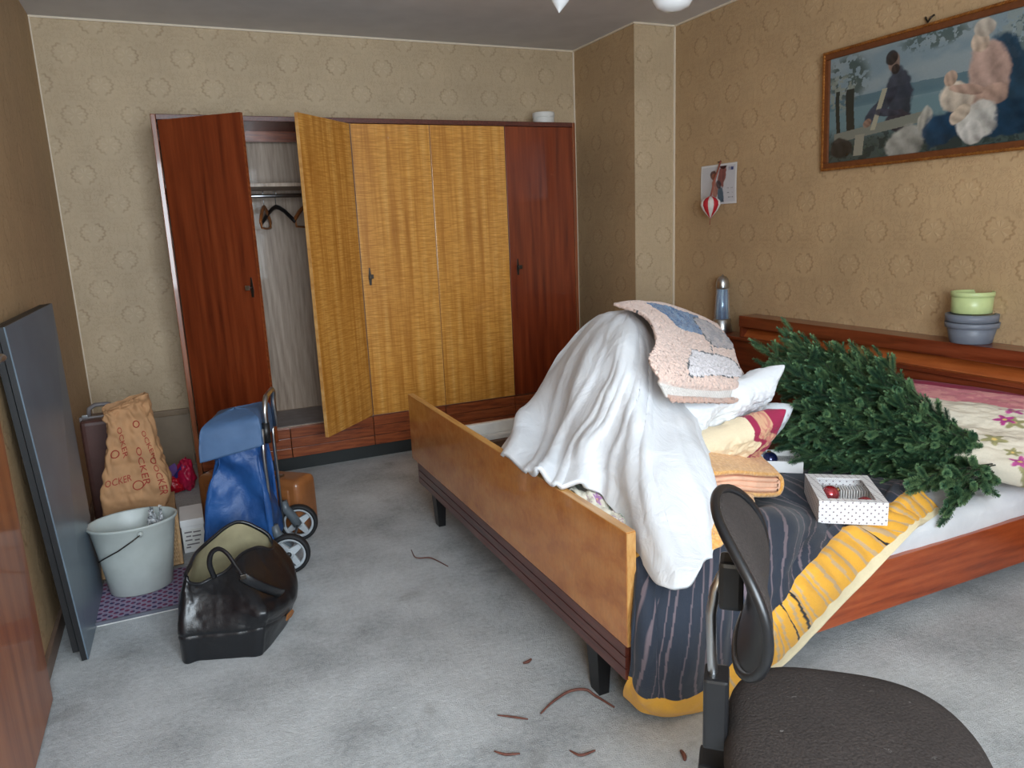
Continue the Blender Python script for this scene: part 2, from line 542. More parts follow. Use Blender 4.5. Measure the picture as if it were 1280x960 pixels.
# ------------------------------------------------------------------ wardrobe
WL, WR, WY, WT, DB = .509, 2.925, -.505, 1.955, .265
wb = Vector((1.717, -.26, 0))
wd = thing('wardrobe', 'long wardrobe with two mahogany and three yellow figured doors, two standing open', 'wardrobe', wb)
wpart('side_panel', MB().box((WL, WY, .0), (WL + .024, -.02, WT), .003), M['frame_wood'], wd)
wpart('side_panel', MB().box((WR - .02, WY, .0), (WR, -.02, WT), .003), M['frame_wood'], wd)
wpart('top_panel', MB().box((WL + .024, WY, 1.928), (WR - .02, -.02, WT), .003), M['foot_trim'], wd)
wpart('back_panel', MB().box((WL + .024, -.032, .08), (WR - .02, -.02, 1.928)), M['inner_wood'], wd)
bp = wpart('bottom_panel', MB().box((WL + .024, WY + .022, .240), (WR - .02, -.032, .262)), M['inner_wood'], wd)
obj('lining_paper', MB().box((WL + .05, WY + .03, .262), (1.47, -.06, .264)), M['grey_paper'], bp)
for x in (1.494, 2.426):
    wpart('divider', MB().box((x, WY + .022, .262), (x + .02, -.032, 1.928)), M['inner_wood'], wd)
wpart('shelf', MB().box((WL + .024, -.42, 1.600), (1.494, -.032, 1.620), .002), M['inner_wood'], wd)
wpart('valance', MB().box((WL + .024, -.12, 1.87), (1.494, -.10, 1.928)), M['mahogany_plain'], wd)
wpart('clothes_rail', MB().tube([(WL + .024, -.25, 1.56), (1.494, -.25, 1.56)], .011, 12), M['steel'], wd)
wpart('plinth', MB().box((WL + .03, WY + .03, 0), (WR - .02, WY + .05, .08)), M['dark_plinth'], wd)
edges = [.537, 1.018, 1.502, 1.961, 2.436, 2.903]
for i in range(5):
    a, b = edges[i] - (.0 if i else .002), edges[i + 1] - .003
    b0 = .082; h = (.258 - b0)
    mb = MB()
    mb.box((a + .001, WY + .012, b0), (b, WY + .022, b0 + h))
    for k in range(3):
        mb.box((a + .001, WY, b0 + h * k / 3 + .001), (b, WY + .014, b0 + h * (k + 1) / 3 - .002), .0015)
    wpart('drawer_front', mb, M['mahogany_plain'], wd)


def door(w, mat, hinge, side, ang, key):
    hgt = 1.925 - DB
    s = 1 if side == 'l' else -1
    x0, x1 = sorted((0.002 * s, (w - .002) * s))
    o = obj('door', MB().box((x0, 0, 0), (x1, .019, hgt), .0015), mat, wd)
    o.location = Vector((hinge, WY, DB)) - wb
    o.rotation_euler = (0, 0, ang)
    # dark edging strip on the free edge
    xe = x1 if s > 0 else x0
    e = obj('edge_strip', MB().box((min(xe, xe + .002 * s), .0005, 0.001), (max(xe, xe + .002 * s), .0185, hgt - .001)), M['mahogany_plain'] if mat is M['mahogany'] else M['foot_edge'], o)
    if key:
        kx = xe - s * .040 if key == 'free' else key
        pl = obj('escutcheon', MB().prism([(kx - .006, -.05), (kx + .006, -.05), (kx + .009, -.012), (kx + .003, .05), (kx - .003, .05), (kx - .009, -.012)], .003, Matrix.Translation((0, 0, 1.085 - DB)) @ Matrix.Rotation(math.pi / 2, 4, 'X')), M['dark_metal'], o)
        kb = MB().tube([(kx, 0, 1.085 - DB), (kx, -.035, 1.085 - DB)], .003, 8)
        kb.box((kx - .012, -.042, 1.085 - DB - .012), (kx + .012, -.036, 1.085 - DB + .012), .002)
        obj('key', kb, M['steel'] if mat is M['mahogany'] and ang else M['dark_metal'], o)
    return o


door(.484, M['mahogany'], .537, 'l', -math.radians(40.5), 'free')
door(.484, M['ash'], 1.502, 'r', math.radians(46.5), None)
door(.457, M['ash'], 1.504, 'l', 0, .045)
door(.473, M['ash'], 1.962, 'l', 0, None)
door(.465, M['mahogany'], 2.437, 'l', 0, .055)


def hanger(loc, rz, mat, label, bar=True):
    t = thing('coat_hanger', label, 'hanger', loc, rz, 'hangers on the wardrobe rail')
    hk = [(.0, 0, -.075), (0, 0, -.03)] + [(.018 * math.cos(a), 0, -.006 + .018 * math.sin(a)) for a in np.linspace(-2.2, 3.4, 14)]
    hk = [(.0, 0, -.075), (0, 0, -.03), (.012, 0, -.016)] + [(.0165 * math.cos(a), 0, .0 + .0165 * math.sin(a)) for a in np.linspace(-.6, 3.6, 12)]
    obj('hook', MB().tube(hk, .0018, 6), M['steel'], t)
    pts = [(-.20, 0, -.165), (-.17, 0, -.145), (-.10, 0, -.105), (-.04, 0, -.082), (0, 0, -.075), (.04, 0, -.082), (.10, 0, -.105), (.17, 0, -.145), (.20, 0, -.165)]
    obj('shoulder_bar', MB().tube(pts, [.008, .013, .013, .013, .014, .013, .013, .013, .008], 8, flat=.7), mat, t)
    if bar: obj('trouser_bar', MB().tube([(-.175, 0, -.150), (-.165, 0, -.19), (0, 0, -.195), (.165, 0, -.19), (.175, 0, -.150)], .006, 8), mat, t)
    return t


M['hanger_wood'] = plain('hanger_wood', (150, 92, 50), 0.4, var=.2, nscale=60)
hanger((1.035, -.25, 1.573), math.radians(75), M['hanger_wood'], 'wooden coat hanger hanging beside the mahogany open door')
hanger((1.10, -.25, 1.573), math.radians(-70), M['black'], 'black coat hanger with curved shoulder on the wardrobe rail', False)
hanger((1.27, -.25, 1.573), math.radians(58), M['hanger_wood'], 'wooden coat hanger half hidden behind the open yellow door')

# white tin on the wardrobe
t = thing('round_tin', 'round white tin standing on the right end of the wardrobe', 'tin', (2.83, -.26, WT))
obj('tin_body', MB().lathe([(.0, 0), (.068, 0), (.070, .004), (.070, .075), (.068, .078), (.0, .078)], 36), M['white_paint'], t)
obj('lid', MB().lathe([(.0705, .060), (.0725, .062), (.0725, .088), (.070, .092), (0, .092)], 36), M['white_paint'], t)

# ------------------------------------------------------------------ bed
FX = 1.4534
bed = thing('double_bed', 'wide wooden double bed with yellow veneer footboard and black legs', 'bed', (2.4, -2.39, 0))
fb = wpart('footboard', MB().box((FX, -3.318, .266), (FX + .028, -1.455, .578), .002), M['foot_wood'], bed)
obj('footboard_edge', MB().box((FX + .001, -3.3195, .268), (FX + .027, -3.318, .577)), M['foot_edge'], fb)
obj('footboard_edge', MB().box((FX + .001, -3.317, .578), (FX + .027, -1.456, .580)), M['foot_edge'], fb)
ft = MB().box((FX + .008, -3.305, .165), (FX + .035, -1.535, .266), .001)
for k in range(3):
    ft.box((FX + .002, -3.305, .166 + k * .0335), (FX + .01, -1.535, .166 + (k + 1) * .0335 - .003), .001)
wpart('foot_trim', ft, M['foot_trim'], bed)
for y in (-1.69, -3.10):
    wpart('leg', MB().add([(FX + .03, y - .024, 0), (FX + .062, y - .024, 0), (FX + .062, y + .024, 0), (FX + .03, y + .024, 0),
                           (FX + .02, y - .032, .17), (FX + .07, y - .032, .17), (FX + .07, y + .032, .17), (FX + .02, y + .032, .17)],
                          [(3, 2, 1, 0), (4, 5, 6, 7), (0, 1, 5, 4), (1, 2, 6, 5), (2, 3, 7, 6), (3, 0, 4, 7)]), M['black'], bed)
wpart('side_rail', MB().box((FX + .06, -3.262, .075), (3.37, -3.235, .248), .003), M['rail_wood'], bed)
wpart('side_rail', MB().box((FX + .03, -1.50, .172), (3.37, -1.475, .395), .003), M['rail_wood'], bed)
wpart('center_rail', MB().box((FX + .036, -2.385, .192), (3.37, -2.36, .30), .003), M['rail_wood'], bed)
wpart('bed_base', MB().box((FX + .03, -3.235, .17), (3.37, -1.50, .19)), M['bed_base'], bed)
wr_ = wpart('frame_rail', MB().box((FX + .04, -1.535, .345), (3.36, -1.505, .402), .004).box((FX + .04, -1.575, .325), (3.36, -1.54, .350), .004), M['white_paint'], bed)
wpart('inner_board', MB().box((FX + .05, -1.60, .19), (3.36, -1.58, .325)), M['bed_base'], bed)

# headboard with a shelf and a book niche, running along the wall
hb = thing('headboard', 'long dark red headboard with open niche and dusty shelf along the wall', 'headboard', (3.44, -2.4, 0))
wpart('lower_panel', MB().box((3.385, -3.75, .05), (3.50, -1.12, .654), .003), M['head_wood'], hb)
wpart('shelf', MB().box((3.365, -3.75, .654), (3.504, -1.12, .672), .003), M['head_wood'], hb)
wpart('niche_panel', MB().add([(3.40, -3.70, .672), (3.40, -1.535, .672), (3.45, -1.535, .735), (3.45, -3.70, .735), (3.50, -3.70, .672), (3.50, -1.535, .672), (3.50, -1.535, .735), (3.50, -3.70, .735)],
                              [(0, 1, 2, 3), (5, 4, 7, 6), (1, 5, 6, 2), (4, 0, 3, 7), (3, 2, 6, 7), (4, 5, 1, 0)]), M['niche_wood'], hb)
wpart('top_board', MB().box((3.378, -3.75, .730), (3.504, -1.517, .792), .003), M['head_wood'], hb)
wpart('end_panel', MB().box((3.384, -1.535, .672), (3.502, -1.519, .730), .001), M['head_wood'], hb)

# ------------------------------------------------------------------ cloth materials
M['cloth_white'] = NT('white_cotton')
n = M['cloth_white']
wv = n.noise(n.obj(), 9.0, 5, 0.6, 0.8)
n.bump(n.math('ADD', wv, n.math('MULTIPLY', n.noise(n.obj(), 500, 2), 0.05)), 0.55, 0.016)
M['cloth_white'] = n.set(n.ramp(wv, [(0.3, lin((216, 219, 224))), (0.7, lin((226, 229, 233)))]), 0.85, 0.0, Sheen_Weight=0.1)
n = NT('white_sheet')
wv = n.noise(n.mapping(n.obj(), (1, 2.2, 1)), 10.0, 4, 0.55, 0.6)
n.bump(wv, 0.5, 0.012)
M['sheet'] = n.set(n.ramp(wv, [(0.3, lin((216, 218, 222))), (0.7, lin((232, 233, 236)))]), 0.85, 0.0)
M['vc'] = vcol('printed_cotton', 0.85, 0.25, 260, 0.1)
M['vc_fluffy'] = vcol('fluffy_pile', 0.95, 1.0, 330, 0.4)
M['vc_print'] = vcol('framed_print', 0.25, 0.0, 300, 0.0)

# mattress
def rounded_slab(a, b, r, amp, seed, nu=90, nv=60):
    """top and sides of a soft slab as one grid"""
    P = np.zeros((nu, nv, 3))
    def prof(n_, lo, hi, zt, zb):
        return
    su = np.linspace(-1, 1, nu); sv = np.linspace(-1, 1, nv)
    cx, cy = (a[0] + b[0]) / 2, (a[1] + b[1]) / 2; hx, hy = (b[0] - a[0]) / 2, (b[1] - a[1]) / 2
    H = b[2] - a[2]
    def f(s_, h):
        d = np.abs(s_) * (h + H)
        top = d < h - r
        out = np.where(d < h, d, h); drop = np.where(d < h, 0, d - h)
        k = np.clip((d - (h - r)) / (2 * r), 0, 1)
        out = np.where(d > h - r, (h - r) + r * np.sin(k * np.pi / 2), out)
        drop = np.where(d > h - r, r * (1 - np.cos(k * np.pi / 2)) + np.maximum(0, d - h - r), drop)
        return np.sign(s_) * out, drop
    x, dx = f(su, hx); y, dy = f(sv, hy)
    P[..., 0] = cx + x[:, None]; P[..., 1] = cy + y[None, :]
    P[..., 2] = np.maximum(b[2] - np.maximum(dx[:, None], dy[None, :]), a[2])
    N = normals(P)
    P = P + N * (amp * (fbm(P[..., 0] * 7 + P[..., 2] * 9, P[..., 1] * 9, seed) - .5))[..., None] * np.sign(N[nu // 2, nv // 2, 2])
    return P
mt = thing('mattress', 'mattress in a wrinkled white fitted sheet beneath the christmas tree', 'mattress', (2.4, -2.8, .19))
wpart('fitted_sheet', grid_mesh('fitted_sheet', rounded_slab((1.50, -3.245, .19), (3.365, -2.40, .338), .05, .018, 3)), M['sheet'], mt)


def pillow(name, label, cat, c, ax, ay, w, h, t, colf, mat, seed=0, n_=150, parent=None, group=None, crease=.012):
    ax = Vector(ax).normalized(); ay = Vector(ay); ay = (ay - ax * ay.dot(ax)).normalized(); az = ax.cross(ay)
    u = np.linspace(-1, 1, n_); U, V = np.meshgrid(u, u, indexing='ij')
    prof = np.clip((1 - U ** 4) * (1 - V ** 4), 0, 1) ** 0.45
    X = U * (w / 2) * (1 - .10 * (1 - V ** 2) * U ** 2); Y = V * (h / 2) * (1 - .10 * (1 - U ** 2) * V ** 2)
    wr = (fbm(U * 3 + seed, V * 3, seed, 4) - .5) * crease * 2
    sidesP = []
    for sg in (1, -1):
        Zl = sg * (prof * t / 2 + wr * prof)
        sidesP.append(np.stack([X, Y, Zl], -1))
    A = np.array([list(ax), list(ay), list(az)])
    v = []; f = []; cols = []
    me = bpy.data.meshes.new(name)
    o_ = 0
    allv = np.concatenate([(s_.reshape(-1, 3) @ A) + np.array(c) for s_ in sidesP])
    i = np.arange(n_ - 1)[:, None]; j = np.arange(n_ - 1)[None, :]
    F = np.stack([i * n_ + j, (i + 1) * n_ + j, (i + 1) * n_ + j + 1, i * n_ + j + 1], -1).reshape(-1, 4)
    F = np.concatenate([F, F[:, ::-1] + n_ * n_])
    me.from_pydata(allv.tolist(), [], F.tolist())
    me.polygons.foreach_set('use_smooth', [True] * len(me.polygons))
    if colf is not None:
        a = me.color_attributes.new('Col', 'FLOAT_COLOR', 'POINT')
        cc = np.ones((2 * n_ * n_, 4)); q = colf(U, V).reshape(-1, 3); cc[:n_ * n_, :3] = q; cc[n_ * n_:, :3] = q
        a.data.foreach_set('color', cc.ravel())
    bm = bmesh.new(); bm.from_mesh(me); bmesh.ops.remove_doubles(bm, verts=bm.verts, dist=1e-5); bm.to_mesh(me); bm.free()
    o = obj(name, me, mat, parent)
    if parent is None: tag(o, label, cat, group)
    return o


# ------------------------------------------------------------------ white duvet pile
def pts(*a):
    return [at(p[0], p[1], Y=p[2]) if len(p) == 3 and p[0] > 20 else np.array(p) for p in a]
ap = (788, 391, -2.42)
hem = [at(628, 568, X=1.52), at(658, 590, X=1.435), at(697, 606, X=1.450), at(757, 622, Y=-3.04), at(838, 736, Y=-3.43),
       at(880, 700, Y=-3.42), at(890, 640, Y=-3.10)]
cols_ = [
    pts(ap, (750, 401, -2.32), (703, 443, -2.25), (664, 505, -2.25)) + [hem[0]],
    pts(ap, (757, 412, -2.52), (722, 470, -2.55)) + [at(690, 535, Y=-2.52), hem[1]],
    pts(ap, (768, 425, -2.66), (745, 490, -2.75), (715, 555, -2.80)) + [hem[2]],
    pts(ap, (786, 432, -2.74), (780, 500, -2.90), (768, 570, -3.00)) + [hem[3]],
    pts(ap, (803, 432, -2.70), (815, 520, -2.98), (828, 630, -3.30)) + [hem[4]],
    pts(ap, (818, 428, -2.62), (848, 505, -2.86), (872, 600, -3.20)) + [hem[5]],
    pts(ap, (835, 418, -2.50), (868, 490, -2.70), (886, 560, -2.95)) + [hem[6]],
    pts(ap, (2.42, -2.35, .86), (2.58, -2.42, .68), (2.62, -2.48, .50), (2.60, -2.55, .37)),
    pts(ap, (2.30, -2.10, .86), (2.42, -1.98, .66), (2.46, -1.92, .48), (2.44, -1.92, .30)),
    pts(ap, (2.12, -2.08, .84), (2.06, -1.94, .66), (1.98, -1.90, .48), (1.92, -1.92, .30)),
]
P, U, V = surf(cols_, 300, 150, True)
N = normals(P, True)
if N[150, 100].dot(np.array([-1, -1, .3])) < 0: N = -N
sw = U + .03 * np.sin(V * 5 + U * 20) + .02 * fbm(U * 8, V * 4, 5)
def ridge(x): return np.maximum(0, 1.06 - np.sqrt(np.sin(np.pi * x) ** 2 + .015))
sw = U + .035 * np.sin(V * 4 + U * 14) + .05 * (vnoise(U * 5, V * 3, 5) - .5)
fold = ridge(sw * 8) ** 1.6 * .65 + ridge(sw * 15 + .35 + V * .8) ** 2.5 * .35
amp = .060 * sstep(V, .12, .75)
brk = fbm(U * 9, V * 4, 9, 2)
P = P + N * ((fold - .35) * amp * (.3 + 1.1 * brk) + (fbm(U * 16, V * 8, 21, 2) - .37) * .016 + (fbm(U * 8, V * 4, 31, 2) - .37) * .05 * sstep(V, .05, .3))[..., None]
# keep it inside the bed and over the footboard's top edge
P[..., 2] = np.maximum(P[..., 2], .30)
wdv = obj('duvet', grid_mesh('duvet', P, True), M['cloth_white'], solid=.014, soff=-1)
tag(wdv, 'big rumpled white duvet heaped over the footboard, falling to a point', 'duvet')

# floral sheet and cream blanket peeping out between the duvet and the footboard
def floral(U, V, base, seed, n_, pal, rad=.08):
    c = np.ones(U.shape + (3,)) * base
    r = np.random.default_rng(seed)
    for k in range(n_):
        cu, cv = r.uniform(U.min(), U.max()), r.uniform(V.min(), V.max()); rr = rad * r.uniform(.6, 1.2); ph = r.uniform(0, 6)
        d = np.hypot(U - cu, V - cv); th = np.arctan2(V - cv, U - cu)
        edge = rr * (.72 + .28 * np.cos(5 * th + ph))
        m = 1 - sstep(d, edge * .85, edge)
        col = pal[r.integers(len(pal))]
        sh = .7 + .5 * (d / rr)[..., None] * (.6 + .4 * np.cos(10 * th + ph))[..., None]
        c = c * (1 - m[..., None]) + np.clip(col * sh, 0, 1) * m[..., None]
        m2 = 1 - sstep(d, rr * .15, rr * .2)
        c = paint(c, m2, L3(230, 200, 120))
    return c
P, U, V = surf([[at(690, 600, X=1.50), at(700, 592, X=1.62), at(715, 575, X=1.78)],
                [at(720, 618, X=1.50), at(735, 606, X=1.60), at(750, 590, X=1.74)],
                [at(752, 640, X=1.50), at(765, 630, X=1.57), at(785, 610, X=1.70)],
                [at(778, 668, X=1.50), at(788, 660, X=1.56), at(805, 640, X=1.68)],
                [at(792, 700, X=1.505), at(806, 690, X=1.56), at(822, 665, X=1.64)]], 120, 60)
P = P + normals(P) * ((fbm(U * 9, V * 4, 3) - .5) * .05)[..., None]
cc = floral(U * 2, V, L3(238, 232, 214), 4, 46, [L3(196, 140, 200), L3(150, 176, 220), L3(160, 200, 170), L3(220, 210, 160)], .10)
lnm = (np.abs(fbm(U * 9, V * 5, 41) - .47) < .012) * .6
cc = paint(cc, lnm, L3(150, 60, 130))
tag(obj('floral_sheet', grid_mesh('floral_sheet', P, False, cc), M['vc'], solid=.006), 'pastel flowered sheet peeping out between white duvet and footboard', 'sheet')

# ------------------------------------------------------------------ peach fluffy rug thrown over the pile
R_ = [[(766, 386, -2.46), (803, 401, -2.66), (815, 430, -2.88), (807, 455, -2.98), (822, 478, -3.02), (834, 501, -3.02)],
      [(800, 382, -2.36), (836, 409, -2.58), (848, 437, -2.80), (845, 464, -2.96), (850, 484, -2.99), (862, 504, -3.00)],
      [(850, 391, -2.28), (874, 417, -2.50), (884, 443, -2.70), (890, 471, -2.88), (892, 488, -2.92), (900, 505, -2.93)],
      [(893, 409, -2.24), (908, 431, -2.42), (916, 452, -2.60), (927, 474, -2.78), (932, 486, -2.84), (927, 499, -2.86)]]
P, U, V = surf([pts(*r) for r in R_], 400, 420)
N = normals(P)
if N[120, 130].dot(np.array([-1, -1, .5])) < 0: N = -N
pile = (fbm(U * 85, V * 105, 61, 2) - .37) * .016
back = sstep(V, .77, .80) * (1 - sstep(V, .955, .97))
P = P + N * (pile * (1 - .85 * back) * sstep(np.minimum(U, 1 - U), -.008, .02) * sstep(np.minimum(V, 1 - V), 0, .03) + .012 * (1 - back) + (fbm(U * 4, V * 4, 66) - .5) * .015)[..., None]
cc = np.ones(U.shape + (3,)) * L3(222, 190, 176)
cc = paint(cc, fbm(U * 30, V * 30, 71) * .35, L3(240, 218, 204))
wu = U + (vnoise(U * 5, V * 5, 81) - .5) * .07; wvv = V + (vnoise(U * 5, V * 5, 82) - .5) * .06
blue = ((wu > .34) & (wu < .74) & (wvv > .02) & (wvv < .26)) * 1.0
cc = paint(cc, blue, L3(58, 96, 140)); cc = paint(cc, blue * sstep(fbm(U * 24, V * 24, 90), .42, .6) * .4, L3(120, 160, 196))
grey = (np.hypot((wu - .80) / .20, (wvv - .20) / .16) < 1) * 1.0
cc = paint(cc, grey, L3(172, 160, 160)); cc = paint(cc, grey * (fbm(U * 30, V * 30, 91) > .5) * .5, L3(110, 112, 124))
wh = ((wu > .42) & (wu < .97) & (wvv > .44) & (wvv < .66)) * 1.0
cc = paint(cc, wh, L3(222, 216, 220))
def ol(m):
    g = np.abs(np.gradient(m, axis=0)) + np.abs(np.gradient(m, axis=1)); g = (g > 0) * 1.0
    for _ in range(2): g = np.maximum.reduce([g, np.roll(g, 1, 0), np.roll(g, 1, 1)])
    return g
cc = paint(cc, np.clip(ol(grey) + ol(wh) + ((np.abs(wu - .70) < .008) & (wvv > .30) & (wvv < .45)), 0, 1), L3(30, 32, 42))
rib = .5 + .5 * np.sin(U * 300)
bk = L3(226, 220, 214) * (.82 + .18 * rib)[..., None]
cc = cc * (1 - back[..., None]) + bk * back[..., None]
cc = paint(cc, sstep(V, .955, .97), L3(196, 160, 144))
tag(obj('fluffy_rug', grid_mesh('fluffy_rug', P, False, cc), M['vc_fluffy'], solid=.010, soff=-1), 'peach fluffy bath rug with blue and white patches on the duvet heap', 'rug')

# pillows at the right side of the heap
pillow('white_pillow', 'white pillow with pointed corner sticking out beneath the peach rug', 'pillow', at(898, 522, Y=-2.80), (.95, .05, .16), (-.35, -.55, .70), .46, .34, .11, None, M['cloth_white'], 5, crease=.03)
def redfl(U, V):
    c = np.ones(U.shape + (3,)) * L3(226, 208, 176)
    w = U + .09 * np.sin(V * 9) + .03 * np.sin(V * 19)
    c = paint(c, (w > .34) * 1., L3(150, 30, 70)); c = paint(c, ((w > .46) & (w < .70)) * 1., L3(206, 160, 128))
    c = paint(c, ((w > .46) & (w < .70)) * (fbm(U * 20, V * 20, 7) > .5) * .5, L3(170, 60, 80))
    c = paint(c, (w > .92) * 1., L3(160, 28, 72))
    m = (np.hypot(U + .35, V + .25) < .16) * .5
    return paint(c, m, L3(240, 200, 200))
pillow('printed_pillow', 'cream pillow with crimson scalloped border under the white pillow', 'pillow', at(902, 563, Y=-2.86), (.95, -.05, .15), (-.3, -.6, .65), .40, .30, .13, redfl, M['vc'], 8, crease=.025)
def smallfl(U, V):
    return floral(U, V, L3(228, 232, 238), 3, 60, [L3(150, 170, 190), L3(190, 170, 180)], .05)
pillow('sprigged_pillow', 'pale sprigged pillow corner showing behind the crimson border', 'pillow', at(925, 545, Y=-2.68), (.95, .05, .02), (-.3, -.6, .65), .34, .30, .12, smallfl, M['vc'], 18)

# orange blanket: folded over, hanging layer below
def ribbon(path, wdir, w0_, w1_, nu, nv):
    p = np.array(path, float); t_ = np.linspace(0, 1, nu); C = crom(p, t_, False)
    s_ = np.linspace(w0_, w1_, nv)
    Pp = C[:, None, :] + s_[None, :, None] * np.array(wdir)[None, None, :]
    Uu, Vv = np.meshgrid(t_, np.linspace(0, 1, nv), indexing='ij')
    return Pp, Uu, Vv
M['blanket'] = NT('orange_blanket'); n = M['blanket']
vo = n.node('ShaderNodeTexVoronoi'); n.put(vo.inputs['Vector'], n.obj()); vo.inputs['Scale'].default_value = 90
n.bump(n.math('ADD', vo.outputs[0], n.noise(n.obj(), 300, 2)), .6, .004)
M['blanket'] = n.set(n.mix(n.smooth(vo.outputs[0], .2, .7), lin((240, 186, 110)), lin((222, 158, 76))), .95, 0.0, Sheen_Weight=.3)
M['blanket_in'] = plain('salmon_lining', (240, 190, 160), .9, bump=.3, bscale=200)
bl = thing('folded_blanket', 'thick orange blanket folded double beside the white duvet', 'blanket', tuple(at(930, 640, Y=-3.0)))
b0 = at(985, 606, Y=-3.05); ex = Vector((.80, -.02, -.0)).normalized()
ed = np.array([.38, .90, .03])                         # direction of the fold axis, away from the viewer
c0 = at(890, 607, Y=-3.14); c1 = at(976, 607, Y=-3.02)
upv = np.array([0, 0, 1.0])
dx = (c1 - c0)
def layer(off_top, off_bot, mat, name, r):
    path = [c0 + upv * off_top, c0 + dx * .3 + upv * (off_top + .004), c0 + dx * .6 + upv * off_top, c0 + dx * .9 + upv * (off_top - .002)]
    for a in np.linspace(80, -80, 7):
        path.append(c0 + dx * .93 + dx / np.linalg.norm(dx) * r * math.cos(math.radians(a)) + upv * ((off_top + off_bot) / 2 + (off_top - off_bot) / 2 * math.sin(math.radians(a))))
    path += [c0 + dx * .9 + upv * (off_bot + .0), c0 + dx * .6 + upv * off_bot, c0 + dx * .3 + upv * (off_bot + .003), c0 + upv * off_bot]
    Pq, Uq, Vq = ribbon(path, ed, 0, .34, 90, 30)
    Pq = Pq + ((fbm(Uq * 6, Vq * 5, 7) - .5) * .012)[..., None] * upv
    wpart(name, grid_mesh(name, Pq), mat, bl, solid=.012, soff=0)
layer(.038, -.030, M['blanket'], 'outer_layer', .040)
layer(.018, -.012, M['blanket_in'], 'lining_layer', .014)
layer(.004, .000, M['blanket_in'], 'lining_layer', .006)
P, U, V = surf([[at(880, 620, Y=-3.18), at(882, 655, Y=-3.32), at(878, 694, Y=-3.40)],
                [at(905, 620, Y=-3.16), at(905, 652, Y=-3.31), at(898, 684, Y=-3.39)],
                [at(940, 620, Y=-3.10), at(942, 645, Y=-3.24), at(928, 664, Y=-3.33)]], 40, 40)
P = P + normals(P) * ((fbm(U * 5, V * 4, 9) - .5) * .02)[..., None]
wpart('hanging_layer', grid_mesh('hanging_layer', P), M['blanket'], bl, solid=.014, soff=0)

# ------------------------------------------------------------------ navy and yellow duvet over the bed's edge
def zt(px, py, z): return at(px, py, Z=z)
cN = [
    [(1.53, -2.95, .358), (1.515, -3.15, .362), at(792, 704, Y=-3.30), at(789, 780, Y=-3.335), at(787, 838, Y=-3.30), at(784, 864, Y=-3.215)],
    [(1.62, -2.90, .362), (1.60, -3.12, .368), at(815, 700, Y=-3.30), at(812, 790, Y=-3.37), at(808, 862, Y=-3.33), at(806, 884, Y=-3.27)],
    [(1.74, -2.86, .362), (1.72, -3.08, .368), at(850, 672, Y=-3.27), at(845, 780, Y=-3.39), at(842, 872, Y=-3.36), at(842, 889, Y=-3.30)],
    [(1.92, -2.80, .362), (1.90, -3.04, .368), at(893, 655, Y=-3.24), at(890, 760, Y=-3.37), at(892, 848, Y=-3.35), at(905, 872, Y=-3.31)],
    [(2.10, -2.74, .362), (2.06, -2.98, .368), at(935, 645, Y=-3.20), at(938, 720, Y=-3.33), at(942, 786, Y=-3.345), at(962, 836, Y=-3.31)],
    [(2.25, -2.72, .358), (2.19, -2.94, .362), at(975, 640, Y=-3.17), at(975, 690, Y=-3.29), at(972, 747, Y=-3.33), at(1010, 792, Y=-3.32)],
    [(2.40, -2.72, .355), (2.33, -2.92, .358), at(1010, 648, Z=.350), at(1010, 676, Y=-3.22), at(1008, 706, Y=-3.29), at(1055, 746, Y=-3.30)],
    [(2.52, -2.74, .355), (2.46, -2.92, .358), at(1045, 652, Z=.346), at(1046, 660, Z=.345), at(1048, 670, Z=.335), at(1100, 706, Y=-3.285)],
    [(2.64, -2.78, .355), (2.60, -2.94, .358), at(1078, 645, Z=.346), at(1080, 652, Z=.346), at(1084, 658, Z=.345), at(1142, 664, Y=-3.265)],
    [(2.72, -2.80, .355), (2.68, -2.96, .362), at(1106, 618, Z=.385), at(1109, 625, Z=.388), at(1113, 634, Z=.385), at(1155, 655, Y=-3.245)],
    [(2.78, -2.84, .355), (2.76, -2.98, .37), at(1124, 604, Z=.405), at(1130, 606, Z=.41), at(1140, 612, Z=.41), at(1174, 640, Y=-3.20)],
]
P, U, V = surf(cN, 420, 300)
N = normals(P)
if N[150, 200].dot(np.array([-.5, -1, .5])) < 0: N = -N
P = P + N * ((fbm(U * 11, V * 5, 13, 3) - .43) * .040 * (1 - .7 * sstep(V, .8, 1)) * (1 - .75 * sstep(U, .58, .70) * (1 - sstep(V, .78, .82))) + .006 * np.sin(U * 60 + 5 * vnoise(U * 8, V * 4, 17)) * sstep(V, .35, .6) * (1 - sstep(V, .75, .95)))[..., None]
puff = sstep(V, .80, .84) * (1 - sstep(V, .90, .99))
P = P + N * ((.014 * puff + .004 * puff * np.sin(U * 150 + V * 8)) * sstep(U, .28, .42))[..., None]
cc = np.ones(U.shape + (3,)) * L3(38, 46, 60)
wob = U + .012 * np.sin(V * 7 + U * 13) + .010 * (vnoise(U * 9, V * 7, 23) - .5)
for k in range(30):
    c_ = (k + .3 + .5 * _h(np.int64(k), np.int64(3), 1)) / 30
    cc = paint(cc, (np.abs(wob - c_) < .0016 + .0010 * (k % 3)) * .75, L3(122, 106, 112))
yel = (V > .80 + .006 * np.sin(U * 25)) * 1.0
ycol = np.ones(U.shape + (3,)) * L3(232, 170, 58)
ww = wob + (V - .8) * .05
for k in range(44):
    c_ = (k + .5 * _h(np.int64(k), np.int64(9), 2)) / 44
    ycol = paint(ycol, (np.abs(ww - c_) < .0022 + .0016 * (k % 2)) * (U > .30) * .75, L3(178, 160, 136))
for c_ in (.485, .74, .52):
    ycol = paint(ycol, (np.abs(ww - c_) < .0035) * 1.0, L3(30, 32, 40))
ycol = paint(ycol, ((V > .955) & (U > .34)) * 1.0, L3(232, 216, 178))
cc = cc * (1 - yel[..., None]) + ycol * yel[..., None]
